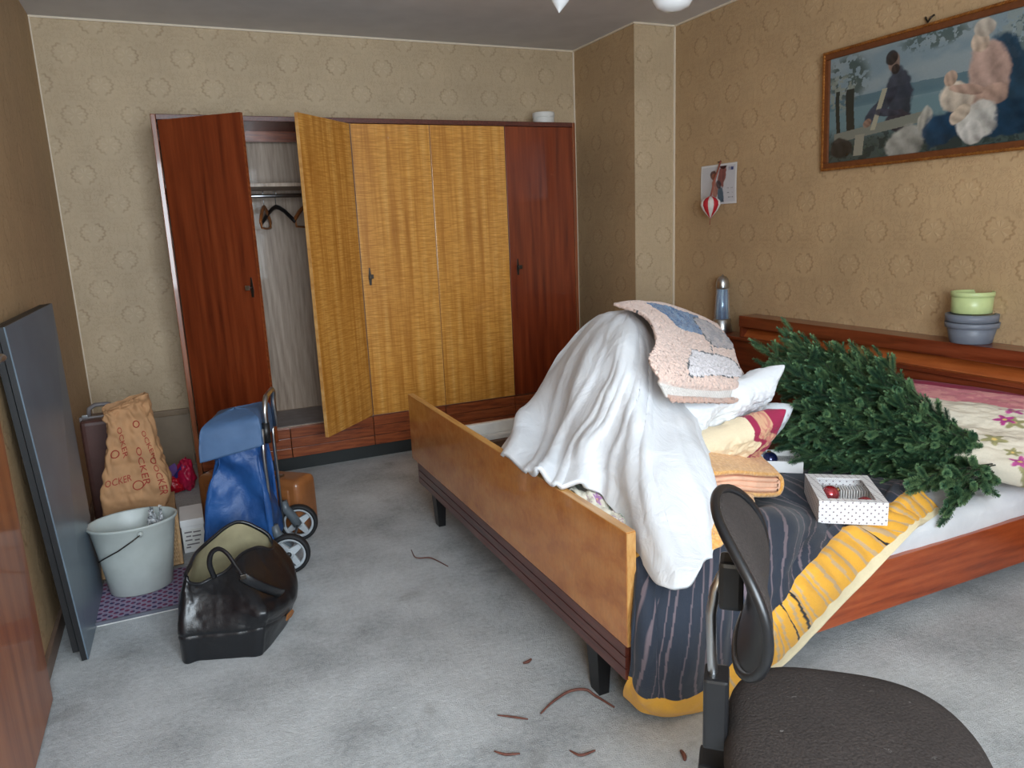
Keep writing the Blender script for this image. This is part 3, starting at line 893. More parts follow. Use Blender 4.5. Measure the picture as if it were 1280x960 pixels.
foot = (V < .40 - .0 * U) & (U < .055) & (V > .33)
cc = paint(cc, foot * 1.0, L3(232, 170, 58))
P[..., 2] = np.maximum(P[..., 2], .016)
tag(obj('striped_duvet', grid_mesh('striped_duvet', P, False, cc), M['vc'], solid=.016, soff=-1), 'navy striped duvet with yellow border hanging over the bed edge to the floor', 'duvet')

# pillows in front of the headboard
def bigfl(U, V):
    return floral(U * 1.3, V, L3(236, 226, 206), 12, 22, [L3(200, 70, 150), L3(214, 110, 176), L3(176, 170, 120), L3(206, 90, 160)], .17)
pillow('flowered_pillow', 'cream pillow with magenta flowers lying in front of the headboard', 'pillow', (3.17, -2.98, .475), (.30, -.95, .0), (.80, .25, .34), .78, .40, .15, bigfl, M['vc'], 28, 170, crease=.022)
def pinkfl(U, V):
    c = np.ones(U.shape + (3,)) * L3(196, 120, 128)
    c = paint(c, (fbm(U * 14, V * 14, 8) > .5) * .5, L3(222, 160, 150))
    return paint(c, (np.abs(V) > .7) * 1., L3(140, 28, 62))
pillow('crimson_pillow', 'crimson and pink pillow squeezed against the headboard behind the flowered one', 'pillow', (3.29, -3.02, .520), (.22, -.97, .02), (.75, .2, .55), .85, .36, .10, pinkfl, M['vc'], 38)

# ------------------------------------------------------------------ artificial christmas tree
n = NT('tree_needles')
oi = n.node('ShaderNodeObjectInfo')
f_ = n.noise(n.obj(), 26, 3)
at_ = n.node('ShaderNodeAttribute'); at_.attribute_name = 'Col'
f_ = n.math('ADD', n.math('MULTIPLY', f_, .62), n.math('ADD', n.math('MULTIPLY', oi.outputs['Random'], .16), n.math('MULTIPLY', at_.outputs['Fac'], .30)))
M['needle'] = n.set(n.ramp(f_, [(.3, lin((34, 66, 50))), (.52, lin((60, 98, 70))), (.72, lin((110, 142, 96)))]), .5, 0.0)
M['trunk'] = plain('tree_trunk', (42, 46, 34), .7)
TREE = [(978, 398), (1002, 410), (1012, 418), (1048, 424), (1060, 436), (1085, 442), (1112, 430), (1124, 440), (1120, 470), (1135, 486), (1150, 500), (1185, 522), (1212, 552),
        (1225, 580), (1232, 620), (1215, 648), (1195, 658), (1180, 645), (1160, 622), (1110, 604), (1060, 596), (1000, 592), (964, 572), (955, 525), (970, 480), (950, 452), (950, 432), (968, 420)]
def inside(x, y, poly):
    r = False; j = len(poly) - 1
    for i in range(len(poly)):
        xi, yi = poly[i]; xj, yj = poly[j]
        if (yi > y) != (yj > y) and x < (xj - xi) * (y - yi) / (yj - yi) + xi: r = not r
        j = i
    return r
TA = Vector(at(1268, 578, Y=-3.17)); TB = Vector((2.74, -2.56, .56))
tree = thing('christmas_tree', 'dark green artificial christmas tree lying folded on the bed', 'christmas tree', (2.9, -2.85, .34))
wpart('trunk', MB().tube([TA + (TA - TB).normalized() * .06, TA, TA.lerp(TB, .35), TA.lerp(TB, .7), TB], [.012, .013, .012, .010, .006], 10), M['trunk'], tree)
R = random.Random(5)


def twig_data(nn, length, seed):
    """a bushy twig along +z: stem and needles, as arrays"""
    q = np.random.default_rng(seed)
    v = []; f = []
    k = nn
    tz = np.sort(q.uniform(.0, 1, k)) * length
    for i in range(k):
        an = i * 2.39996 + q.uniform(-.3, .3)
        rad = np.array([math.cos(an), math.sin(an), 0])
        L = .0150 * q.uniform(.85, 1.12)
        tip = rad * L * .84 + np.array([0, 0, L * .62])
        if tz[i] > length * .92: tip = rad * L * .35 + np.array([0, 0, L])
        b = np.array([0, 0, tz[i]]); side = np.cross(tip, [0, 0, 1.]); side = side / np.linalg.norm(side) * .0013
        o = len(v)
        v += [b - side * .8, b + side * .8, b + tip + side * .6, b + tip - side * .6]
        f.append((o, o + 1, o + 2, o + 3))
    return np.array(v), f
TW = [twig_data(190, .052 + .010 * i, 40 + i) for i in range(4)]


def frame(d):
    d = Vector(d).normalized(); a = d.orthogonal().normalized()
    a.rotate(Matrix.Rotation(R.uniform(0, 6.28), 3, d)); b = d.cross(a)
    return np.array([list(a), list(b), list(d)])


def branch(tip, base, ntw):
    """one wire branch ending at tip, with a spray of needled twigs over its outer part"""
    tip = Vector(tip); base = Vector(base)
    ax = (TB - TA).normalized()
    mid = base.lerp(tip, .45) + ax * .02 + Vector((0, 0, .015))
    cv = [base * (1 - t) ** 2 + mid * 2 * t * (1 - t) + tip * t * t for t in np.linspace(0, 1, 9)]
    mb = MB().tube(cv, [.003 - .0018 * i / 8 for i in range(9)], 5, cap=False)
    vs = [np.array(mb.v)]; fs = list(mb.f); mi = [1] * len(mb.f); off = len(mb.v)
    L = (tip - base).length
    for k in range(ntw):
        t = 1 - (k / ntw) ** 1.2 * min(.68, .30 / max(L, .05) + .22)
        i = min(int(t * 8), 7); p = cv[i].lerp(cv[i + 1], t * 8 - i); d = (cv[i + 1] - cv[i]).normalized()
        if k:
            s_ = d.orthogonal().normalized(); s_.rotate(Matrix.Rotation(k * 2.4 + R.uniform(-.5, .5), 3, d))
            d2 = (d * R.uniform(.6, 1.1) + s_ * R.uniform(.45, .95)).normalized()
        else:
            d2 = d
        tv, tf = TW[R.randrange(4)]
        sc = R.uniform(.8, 1.2)
        A = frame(d2)
        w = (tv * sc) @ A + np.array(p - d2 * .012)
        vs.append(w); fs += [tuple(i_ + off for i_ in q) for q in tf]; mi += [0] * len(tf); off += len(w)
    allv = np.concatenate(vs)
    allv[:, 2] = np.maximum(allv[:, 2], np.where(allv[:, 1] < -3.24, .15, .343))
    me = bpy.data.meshes.new('branch')
    me.from_pydata(allv.tolist(), [], fs)
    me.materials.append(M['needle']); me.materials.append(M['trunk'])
    me.polygons.foreach_set('material_index', mi)
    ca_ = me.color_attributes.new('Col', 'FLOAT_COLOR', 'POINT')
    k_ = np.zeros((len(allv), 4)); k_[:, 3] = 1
    tv_ = np.tile([0., 0., 1., 1.], (len(allv) - len(mb.v)) // 4)  # needle tips coloured lighter than their roots, as painted highlights
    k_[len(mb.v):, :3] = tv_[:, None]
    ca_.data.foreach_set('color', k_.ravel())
    me.update()
    return wpart('branch', me, None, tree)


nb = 0; guard = 0
AX = TB - TA; AL = AX.length
while nb < 270 and guard < 9000:
    guard += 1
    px, py = R.uniform(945, 1240), R.uniform(392, 660)
    if not inside(px, py, TREE): continue
    # keep the spray a little inside the outline
    cxp, cyp = 1060, 520
    ix, iy = cxp + (px - cxp) * .93, cyp + (py - cyp) * .93
    s_ = min(1, max(0, (1240 - px) / 290))                    # 0 near the stem end, 1 at the wide end
    yc = -3.17 + s_ * .66 + max(0, (470 - py)) / 470 * .9      # depth of the bundle's axis here
    half = .05 + .17 * s_
    Y = yc + R.uniform(-1, .75) * half
    p = at(ix, iy, Y=Y)
    if py > 600 and px > 1150: p = at(ix, iy, Y=R.uniform(-3.30, -3.18))
    elif p[2] < .36: p = at(ix, iy, Z=R.uniform(.36, .41))
    if p[0] > 3.36 or p[2] < .2: continue
    pv = Vector(p)
    t = max(0, min(1, (pv - TA).dot(AX) / AL / AL))
    tb = max(.0, t - .38 - .12 * R.random())
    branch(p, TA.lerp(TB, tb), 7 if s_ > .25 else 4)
    nb += 1

# ------------------------------------------------------------------ boxes of baubles
n = NT('dotted_card')
sp = n.sep(n.obj())
def dots(n, a, b, per, r):
    u = n.math('MULTIPLY', a, 1 / per); v = n.math('MULTIPLY', b, 2 / per)
    row = n.math('FLOOR', v); sh = n.math('MULTIPLY', n.math('MODULO', n.math('ADD', row, 100), 2.0), .5)
    fu = n.math('SUBTRACT', n.math('FRACT', n.math('ADD', n.math('ADD', u, sh), 50)), .5); fv = n.math('MULTIPLY', n.math('SUBTRACT', n.math('FRACT', n.math('ADD', v, 50)), .5), .5)
    d = n.math('SQRT', n.math('ADD', n.math('MULTIPLY', fu, fu), n.math('MULTIPLY', fv, fv)))
    return n.math('SUBTRACT', 1.0, n.smooth(d, r * .8, r))
a_ = n.math('ADD', sp[0], n.math('MULTIPLY', sp[1], 1.0))
m1 = dots(n, a_, n.math('ADD', sp[2], n.math('MULTIPLY', sp[1], .8)), .022, .13)
m2 = dots(n, n.math('ADD', a_, .004), n.math('ADD', sp[2], n.math('MULTIPLY', sp[1], .8)), .0075, .16)
cdc = n.mix(n.math('MULTIPLY', m2, .45), lin((236, 234, 234)), lin((120, 116, 130)))
M['dotted'] = n.set(n.mix(n.math('MULTIPLY', m1, .85), cdc, lin((96, 70, 84))), .6)
M['card'] = plain('white_card', (232, 230, 228), .6, var=.03)
n = NT('clear_film')
M['film'] = n.set((1, 1, 1, 1), .05, 0.0, Alpha=.03)
M['red_glass'] = plain('red_bauble', (176, 12, 34), .16, .55, var=.15, Coat_Weight=.8)
M['blue_glass'] = plain('blue_bauble', (26, 34, 84), .18, .55, var=.15, Coat_Weight=.8)


def bauble(loc, r, mat, label, axis=(1, .2, .3)):
    t = thing('christmas_bauble', label, 'bauble', loc, 0, 'baubles in boxes on the bed')
    q = Vector((0, 0, 1)).rotation_difference(Vector(axis)).to_matrix().to_4x4()
    obj('ball', MB().lathe([(0, -r)] + [(r * math.sin(a), -r * math.cos(a)) for a in np.linspace(.2, math.pi - .12, 16)], 28, M=q), mat, t)
    obj('cap', MB().lathe([(r * .26, r * .93), (r * .28, r * 1.0), (r * .24, r * 1.16), (0, r * 1.18)], 16, M=q), M['brass'], t)
    return t


def gift_box(name, label, origin, e1, w, d, h, mat, lid):
    rz = math.atan2(e1[1], e1[0])
    t = thing(name, label, 'box', origin, rz)
    k = .003
    obj('box_bottom', MB().box((0, 0, 0), (w, d, k)), mat, t)
    obj('wall', MB().box((0, 0, k), (w, k, h)), mat, t)
    obj('wall', MB().box((0, d - k, k), (w, d, h)), mat, t)
    obj('wall', MB().box((0, k, k), (k, d - k, h)), mat, t)
    obj('wall', MB().box((w - k, k, k), (w, d - k, h)), mat, t)
    if lid:
        m = .030
        obj('lid_frame', MB().box((0, 0, h), (w, m * .8, h + k)).box((0, d - m * 1.3, h), (w, d, h + k)).box((0, m * .8, h), (m, d - m * 1.3, h + k)).box((w - m, m * .8, h), (w, d - m * 1.3, h + k)), mat, t)
        obj('clear_window', MB().box((m * .6, m * .5, h - .0012), (w - m * .6, d - m * .8, h - .0004)), M['film'], t)
    tr = MB()
    for i in range(24):
        x = .006 + (w - .012) * i / 23
        tr.box((x - .0015, d - .075, k), (x + .0015, d - .02, h * .62))
    obj('fluted_tray', tr.box((k, d * .52, k), (w - k, d - k, k + .012)), M['card'], t)
    return t


BX = (2.285, -3.144, .368)
gb = gift_box('ornament_box', 'white dotted gift box with a clear window holding red baubles', BX, (.163, -.12), .203, .262, .072, M['dotted'], True)
e1 = Vector((.805, -.593, 0)); e2 = Vector((.593, .805, 0))
def inbox(a, b, z): return Vector(BX) + e1 * a + e2 * b + Vector((0, 0, z))
bauble(inbox(.060, .140, .046), .0300, M['red_glass'], 'shiny red bauble at the left in the dotted box', (.8, -.3, .5))
bauble(inbox(.150, .062, .040), .0300, M['red_glass'], 'red bauble half hidden behind the front rim of the dotted box', (1, .2, .1))
o2 = at(945, 590, Z=.372)
gift_box('bauble_tray', 'white open box with a dark blue bauble under the tree branches', tuple(o2), (.80, -.60), .17, .15, .045, M['card'], False)
bauble(Vector(o2) + Vector((.80, -.60, 0)) * .055 + Vector((.6, .8, 0)) * .05 + Vector((0, 0, .036)), .030, M['blue_glass'], 'dark blue bauble in the white open box by the tree', (.3, .5, .8))

# ------------------------------------------------------------------ office chair
n = NT('chair_fabric')
v = n.obj()
wv = n.noise(v, 210, 3); sp_ = n.noise(v, 7, 4)
w1_ = n.node('ShaderNodeTexChecker'); n.put(w1_.inputs['Vector'], v); w1_.inputs['Scale'].default_value = 190
lint = n.smooth(n.noise(v, 45, 4, .75), .66, .74)
cf = n.ramp(n.math('ADD', n.math('MULTIPLY', wv, .65), n.math('MULTIPLY', sp_, .35)), [(.3, lin((44, 39, 37))), (.7, lin((66, 59, 56)))])
cf = n.mix(n.math('MULTIPLY', lint, .35), cf, lin((150, 146, 142)))
n.bump(n.math('ADD', wv, n.math('MULTIPLY', w1_.outputs[1], .6)), .8, .003)
M['chair_fabric'] = n.set(cf, .95, 0.0, Specular_IOR_Level=.2)
M['chair_plastic'] = plain('chair_plastic', (24, 24, 26), .35, var=.1, nscale=60)
FD = Vector((.74, -.67, 0)).normalized(); SD = Vector((.67, .74, 0)).normalized()
CH = Vector((1.455, -4.005, 0))
ch = thing('office_chair', 'worn dark brown fabric office chair with low curved backrest', 'chair', CH, math.atan2(FD.y, FD.x))
# local frame: x forward, y to the chair's left; SD is +y
def seat_grid(w, d, zt_, zb, dome):
    nu, nv = 60, 22
    th = np.arange(nu) / nu * 2 * np.pi
    P = np.zeros((nu, nv, 3))
    c, s_ = np.cos(th), np.sin(th)
    pe = np.where(c > 0, 2.5, 3.4)
    rr = (np.abs(c) ** pe + np.abs(s_) ** pe) ** (-1 / pe)
    prof = [(0, 0), (.2, 0), (.4, 0), (.6, -.01), (.75, -.03), (.86, -.08), (.93, -.18), (.97, -.32), (.992, -.48), (1.0, -.62), (.995, -.78), (.98, -.9), (.95, -.98), (.9, -1), (.6, -1), (.3, -1), (0, -1)]
    prof = crom(np.array(prof), np.linspace(0, 1, nv), False)
    for j in range(nv):
        k = prof[j, 0]
        P[:, j, 0] = rr * c * d / 2 * k; P[:, j, 1] = rr * s_ * w / 2 * k
        P[:, j, 2] = zt_ + prof[j, 1] * (zt_ - zb) + dome * (1 - k * k) * (1 if j < nv * .6 else 0)
    P[..., 2] += -.018 * np.clip(P[..., 0] / (d / 2) - .55, 0, 1) ** 1.5 * 2
    return P
obj('seat', grid_mesh('seat', seat_grid(.435, .42, .476, .415, .008), True), M['chair_fabric'], ch)
obj('seat_shell', grid_mesh('seat_shell', seat_grid(.425, .41, .418, .390, .0), True), M['chair_plastic'], ch)


def back_grid(w, h, t, zc, xo, side):
    """curved oval backrest; front = +x"""
    nu, nv = 56, 14
    th = np.arange(nu) / nu * 2 * np.pi
    P = np.zeros((nu, nv, 3))
    pe = 2.5
    rr = (np.abs(np.cos(th)) ** pe + np.abs(np.sin(th)) ** pe) ** (-1 / pe)
    ks = np.linspace(0, 1, nv)
    for j, k in enumerate(ks):
        y = rr * np.cos(th) * w / 2 * k; z = rr * np.sin(th) * h / 2 * k
        th_ = t * (1 - k ** 6) * .9
        x = xo + side * th_ + .55 * y * y * 1.1 - .55 * (z / (h / 2)) * .035 - .045 * (z / (h / 2)) ** 2
        P[:, j] = np.stack([x, y, zc + z], -1)
    return P
BZ, BXo = .742, -.168
obj('back_cushion', grid_mesh('back_cushion', back_grid(.335, .255, .022, BZ, BXo, 1), True), M['chair_fabric'], ch)
obj('back_shell', grid_mesh('back_shell', back_grid(.350, .268, .014, BZ, BXo, -1), True), M['chair_plastic'], ch)
rimP = back_grid(.346, .264, 0, BZ, BXo, 1)[:, -1]
ring = [Vector(p) for p in rimP] + [Vector(rimP[0])]
obj('back_rim', MB().tube(ring, .0080, 8, cap=False, up=(1, 0, 0)), M['chair_plastic'], ch)
obj('bracket', MB().box((BXo - .056, -.026, .690), (BXo - .016, .026, .775), .008), M['chair_plastic'], ch)
bar = [(BXo - .050, 0, .745), (BXo - .062, 0, .715), (BXo - .068, 0, .67), (BXo - .066, 0, .60), (BXo - .060, 0, .50), (BXo - .05, 0, .42)]
obj('back_bar', MB().tube(bar, .011, 10, flat=.8, up=(0, 1, 0)), M['steel'], ch)
obj('bar_holder', MB().box((BXo - .078, -.028, .425), (BXo - .036, .028, .560), .006), M['chair_plastic'], ch)
obj('under_bracket', MB().box((BXo - .085, -.030, .355), (.08, .030, .392), .006), M['chair_plastic'], ch)
obj('gas_column', MB().lathe([(.024, .09), (.024, .22), (.014, .225), (.014, .36)], 20), M['black'], ch)
for k in range(5):
    a = k * 2 * math.pi / 5 + .3
    c, s_ = math.cos(a), math.sin(a)
    lg = obj('base_leg', MB().tube([(.02 * c, .02 * s_, .105), (.15 * c, .15 * s_, .095), (.26 * c, .26 * s_, .072)], [.022, .019, .014], 10), M['chair_plastic'], ch)
    Mx = Matrix.Translation((.255 * c, .255 * s_, .027)) @ Matrix.Rotation(a, 4, 'Z') @ Matrix.Rotation(math.pi / 2, 4, 'X')
    obj('caster', MB().lathe([(0, -.022), (.024, -.022), (.027, -.018), (.027, -.004), (.020, -.003), (.020, .003), (.027, .004), (.027, .018), (.024, .022), (0, .022)], 20, M=Mx)
        .tube([(.258 * c, .258 * s_, .03), (.258 * c, .258 * s_, .075)], .006, 8), M['black'], lg)

# ------------------------------------------------------------------ things along the left wall
M['slate'] = plain('slate_blue_laminate', (96, 110, 122), .32, var=.10, nscale=7)
M['black_edge'] = plain('black_edge', (24, 24, 26), .5)
ft_ = thing('folding_table', 'dark slate folded table leaning upright against the left wall', 'table', (.12, -1.93, 0))
def leaf(nb_, nt_, ftp, fbm_, th, mat, name):
    q = [Vector(x) for x in (nb_, nt_, ftp, fbm_)]
    nrm = (q[1] - q[0]).cross(q[3] - q[0]).normalized()
    if nrm.x > 0: nrm = -nrm
    b_ = [x + nrm * th for x in q]
    return wpart(name, MB().add(q + b_, [(0, 1, 2, 3), (7, 6, 5, 4), (0, 4, 5, 1), (1, 5, 6, 2), (2, 6, 7, 3), (3, 7, 4, 0)]), mat, ft_)
NB_, NTp, FT_, FB_ = at(111, 824, Z=0.004), at(6, 409, X=.052), at(65, 379, X=.090), at(130, 742, Z=.004)
l1 = leaf(NB_, NTp, FT_, FB_, .004, M['slate'], 'table_leaf')
sh = Vector((-.004, .0, 0))
leaf(Vector(NB_) + sh, Vector(NTp) + sh, Vector(FT_) + sh, Vector(FB_) + sh, .016, M['black_edge'], 'leaf_edge')
sh = Vector((-.026, .02, .025))
leaf(Vector(NB_) + sh, Vector(NTp) + sh - Vector((0, 0, .028)), Vector(FT_) + sh - Vector((0, 0, .028)), Vector(FB_) + sh, .018, M['black_edge'], 'table_leaf')
tp = Vector(NTp) + Vector((-.012, .02, -.008))
wpart('hinge', MB().tube([tp, tp + Vector((-.012, .0, -.03)), tp + Vector((-.014, .01, -.05))], .006, 8), M['steel'], ft_)

# brown suitcase standing in the corner
M['maroon'] = plain('maroon_leatherette', (84, 54, 48), .45, bump=.15, bscale=150)
M['grey_plastic'] = plain('grey_plastic', (118, 112, 112), .4)
sc = thing('upright_suitcase', 'maroon suitcase standing upright in the corner behind the paper bag', 'suitcase', (.15, -.95, 0))
wpart('case_shell', MB().box((.055, -1.06, .0), (.235, -.99, .56), .022, seg=3).box((.055, -.985, .0), (.235, -.88, .56), .022, seg=3), M['maroon'], sc)
wpart('rim', MB().box((.05, -.996, .006), (.24, -.978, .566), .004), M['grey_plastic'], sc)
wpart('handle', MB().tube([(.09, -.987, .565), (.095, -.987, .60), (.12, -.987, .615), (.17, -.987, .615), (.195, -.987, .60), (.20, -.987, .565)], .010, 8), M['grey_plastic'], sc)
for x in (.075, .215):
    wpart('clasp', MB().box((x - .012, -1.0, .562), (x + .012, -.972, .575), .002), M['steel'], sc)

# beige board against the back wall
M['beige_board'] = plain('beige_hardboard', (150, 132, 110), .5, var=.06)
M['board_rail'] = plain('board_rail', (140, 118, 92), .45)
bd = thing('beige_board', 'flat beige board with a top moulding standing against the back wall', 'board', (.31, -.03, 0))
wpart('panel', MB().box((.10, -.034, .0), (.503, -.018, .318), .002), M['beige_board'], bd)
wpart('moulding', MB().box((.10, -.044, .318), (.503, -.016, .352), .004), M['board_rail'], bd)

# cardboard box under the paper bag
M['cardboard'] = plain('cardboard', (172, 136, 96), .85, bump=.1)
cb = thing('cardboard_box', 'low brown cardboard box beneath the printed paper bag', 'box', (.25, -1.25, 0))
wpart('box_body', MB().box((.125, -1.40, 0), (.398, -1.12, .186), .002), M['cardboard'], cb)
wpart('flap', MB().box((.125, -1.402, .187), (.262, -1.12, .190)), M['cardboard'], cb)
wpart('flap', MB().box((.263, -1.402, .187), (.400, -1.12, .190)), M['cardboard'], cb)

# woven tray leaning on the box
n = NT('woven_cane')
ck = n.node('ShaderNodeTexChecker'); n.put(ck.inputs['Vector'], n.mapping(n.obj(), (1, 1, 1), rot=(0, .785, 0))); ck.inputs['Scale'].default_value = 170
n.bump(ck.outputs[1], .8, .003)
M['woven'] = n.set(n.mix(ck.outputs[1], lin((190, 154, 108)), lin((150, 112, 70))), .6)
M['cane'] = plain('cane_edge', (176, 136, 88), .5, var=.2, nscale=60)
wt = thing('woven_tray', 'woven cane tray leaning on the cardboard box behind the grey bucket', 'tray', (.262, -1.55, 0))
Mx = Matrix.Translation((.262, -1.585, .018)) @ Matrix.Rotation(-math.radians(30), 4, 'X')
wpart('weave', MB().box((-.140, -.006, 0), (.140, .006, .225), 0, Mx), M['woven'], wt)
for a_, b_ in (((-.15, -.011, 0), (-.136, .011, .23)), ((.136, -.011, 0), (.15, .011, .23)), ((-.136, -.011, .218), (.136, .011, .23)), ((-.136, -.011, 0), (.136, .011, .012))):
    wpart('frame_bar', MB().box(a_, b_, .003, Mx), M['cane'], wt)

# printed paper bag
M['kraft'] = plain('kraft_paper', (176, 132, 92), .8, var=.16, nscale=12, bump=.3, bscale=40)
M['red_ink'] = plain('red_ink', (150, 44, 34), .8, var=.1)
rows = [  # FL, FR pixel, depth
    ((129, 644), (204, 634), -1.385, .15), ((129, 618), (206, 608), -1.390, .15), ((134, 580), (197, 575), -1.375, .13), ((137, 548), (187, 540), -1.35, .10), ((134, 522), (180, 510), -1.335, .07), ((133, 514), (177, 493), -1.33, .05)]
rings = []
for (pl, pr, Y, dp) in rows:
    fl, fr = at(*pl, Y=Y), at(*pr, Y=Y); b_ = np.array([.01, dp, 0])
    rings.append([fl, fl * .67 + fr * .33 + [0, -.006, 0], fl * .33 + fr * .67 + [0, -.006, 0], fr, fr + b_ * .5, fr + b_, (fl + fr) / 2 + b_, fl + b_, fl + b_ * .5])
rings[0] = [np.array([p[0], p[1], .191]) for p in rings[0]]
PB, U, V = surf(np.swapaxes(np.array(rings), 0, 1), 144, 110, True)
Nb = normals(PB, True)
if Nb[16, 50].dot(np.array([0, -1, 0])) < 0: Nb = -Nb
cr = np.abs(vnoise(U * 18, V * 9, 3) - .5) * .030 + np.abs(vnoise(U * 31 + V * 9, V * 14, 4) - .5) * .016 + (fbm(U * 9, V * 5, 8, 2) - .37) * .05
PB = PB + Nb * (cr * sstep(V, .02, .2))[..., None]
pb = thing('paper_bag', 'crumpled brown paper bag with red bakery print standing on the box', 'bag', (.25, -1.32, .191))
wpart('bag_body', grid_mesh('bag_body', PB, True), M['kraft'], pb, solid=.0015)
# the print follows the paper: letters run down the front
def on_bag(uu, vv, off=.0045):
    i = (uu % 1) * 144; j = min(max(vv, 0), 1) * 109
    i0, j0 = int(i) % 144, min(int(j), 108); fi, fj = i - int(i), j - j0
    g = lambda A: (A[i0, j0] * (1 - fi) * (1 - fj) + A[(i0 + 1) % 144, j0] * fi * (1 - fj) + A[i0, j0 + 1] * (1 - fi) * fj + A[(i0 + 1) % 144, j0 + 1] * fi * fj)
    return g(PB) + g(Nb) * off
def print_text(body, uc, vc, size, turn):
    v_, f_ = text_mesh(body, size)
    out = []
    for p in v_:
        x = p[0] * math.cos(turn) - p[1] * math.sin(turn); y = p[0] * math.sin(turn) + p[1] * math.cos(turn)
        out.append(on_bag(uc + x * .333 / .235, vc + y / .47))
    wpart('printed_word', MB().add(out, f_), M['red_ink'], pb)
for body, uc, vc, sz, tn in (('OCKER', .105, .56, .036, -1.35), ('OCKER', .225, .37, .040, -1.45), ('OCKER', .29, .52, .030, -1.3), ('OCKER', .085, .28, .03, .15), ('OCKER', .305, .26, .032, -1.5)):
    print_text(body, uc, vc, sz, tn)
for uc, vc, r_ in ((.235, .68, .012), (.055, .47, .013), (.19, .24, .014), (.30, .40, .010)):
    ringp = [on_bag(uc + r_ * .333 / .235 * math.cos(a) * 1.4, vc + r_ / .47 * math.sin(a), .002) for a in np.linspace(0, 2 * math.pi, 15)]
    wpart('printed_loop', MB().tube(ringp, .0022, 5, cap=False), M['red_ink'], pb)

# dotted mat, bucket
n = NT('dotted_mat')
sp = n.sep(n.obj())
m1 = dots(n, sp[0], sp[1], .036, .26)
oi_ = n.noise(n.mapping(n.obj(), (40, 40, 40)), 1.0, 0)
M['mat'] = n.set(n.mix(m1, lin((136, 126, 148)), n.ramp(oi_, [(.42, lin((44, 42, 84))), (.55, lin((110, 34, 74)))])), .9)
M['foam'] = plain('white_foam', (214, 212, 208), .9)
M['binding'] = plain('grey_binding', (96, 98, 108), .9)
dm = thing('dotted_mat', 'purple mat with dark dots under the grey bucket', 'mat', (.27, -1.75, 0))
wpart('backing', MB().box((.118, -1.958, 0), (.445, -1.62, .010), .002), M['foam'], dm)
wpart('pile', MB().box((.118, -1.962, .010), (.445, -1.62, .020), .003), M['mat'], dm)
wpart('binding', MB().box((.117, -1.968, .009), (.446, -1.958, .021), .002), M['binding'], dm)
M['bucket'] = plain('grey_bucket_plastic', (170, 176, 172), .4, var=.06)
bk_ = thing('grey_bucket', 'oval light grey plastic bucket with wire handle on the dotted mat', 'bucket', (.262, -1.735, .0205), math.radians(4))
pr = [(0, .0), (.098, 0), (.104, .006), (.123, .15), (.140, .262), (.147, .270), (.149, .278), (.145, .281), (.140, .276), (.119, .15), (.100, .010), (0, .008)]
obj('pail', MB().lathe(pr, 48, sx=1.06, sy=.80), M['bucket'], bk_)
hp = [(.150 * math.cos(a), -.118 * 1.0 * math.sin(a) * .9 - .006, .245 - .10 * math.sin(a)) for a in np.linspace(.0, math.pi, 18)]
hp = [(-.128, -.062, .16), (-.11, -.080, .175), (-.06, -.112, .205), (-.01, -.122, .235), (.018, -.120, .252)]
obj('wire_handle', MB().tube(hp, .0028, 6), M['dark_metal'], bk_)
obj('handle_lug', MB().lathe([(0, -.004), (.010, -.004), (.010, .004), (0, .006)], 14, M=Matrix.Translation((.020, -.1165, .254)) @ Matrix.Rotation(math.pi / 2, 4, 'X')), M['bucket'], bk_)
M['film_bag'] = NT('crumpled_film').set((.86, .88, .9, 1), .15, 0.0, Alpha=.45)
tb_ = MB()
q_ = np.random.default_rng(4)
Pf, U, V = surf([[(.05 + .05 * i / 3, .01 + .035 * j / 2 - .02, .20 + .06 * (i % 2) + .045 * j / 2) for j in range(3)] for i in range(4)], 30, 24)
Pf = Pf + (q_.random(Pf.shape) - .5) * .016
pbag = obj('plastic_wrap', grid_mesh('plastic_wrap', Pf), M['film_bag'])
pbag.location = (.262, -1.735, .0205)
tag(pbag, 'crumpled clear plastic wrap inside the grey bucket', 'plastic')

# small white box with label
wbx = thing('white_carton', 'small white lidded carton with a printed label beside the woven tray', 'box', (.46, -1.33, 0))
wpart('carton_body', MB().box((.415, -1.43, 0), (.505, -1.24, .125), .003), M['card'], wbx)
wpart('lid', MB().box((.412, -1.433, .118), (.508, -1.237, .150), .003), M['card'], wbx)
lab = wpart('label', MB().box((.42, -1.4312, .015), (.50, -1.4300, .105)), M['white_paint'], wbx)
lm = MB()
for k, (x, w_, z) in enumerate(((.425, .03, .09), (.46, .03, .088), (.43, .02, .072), (.455, .035, .07), (.425, .028, .054), (.462, .02, .05), (.43, .05, .034), (.426, .018, .022))):
    lm.box((x, -1.4318, z), (x + w_, -1.4311, z + .006))
obj('label_print', lm, M['grey_plastic'], lab)

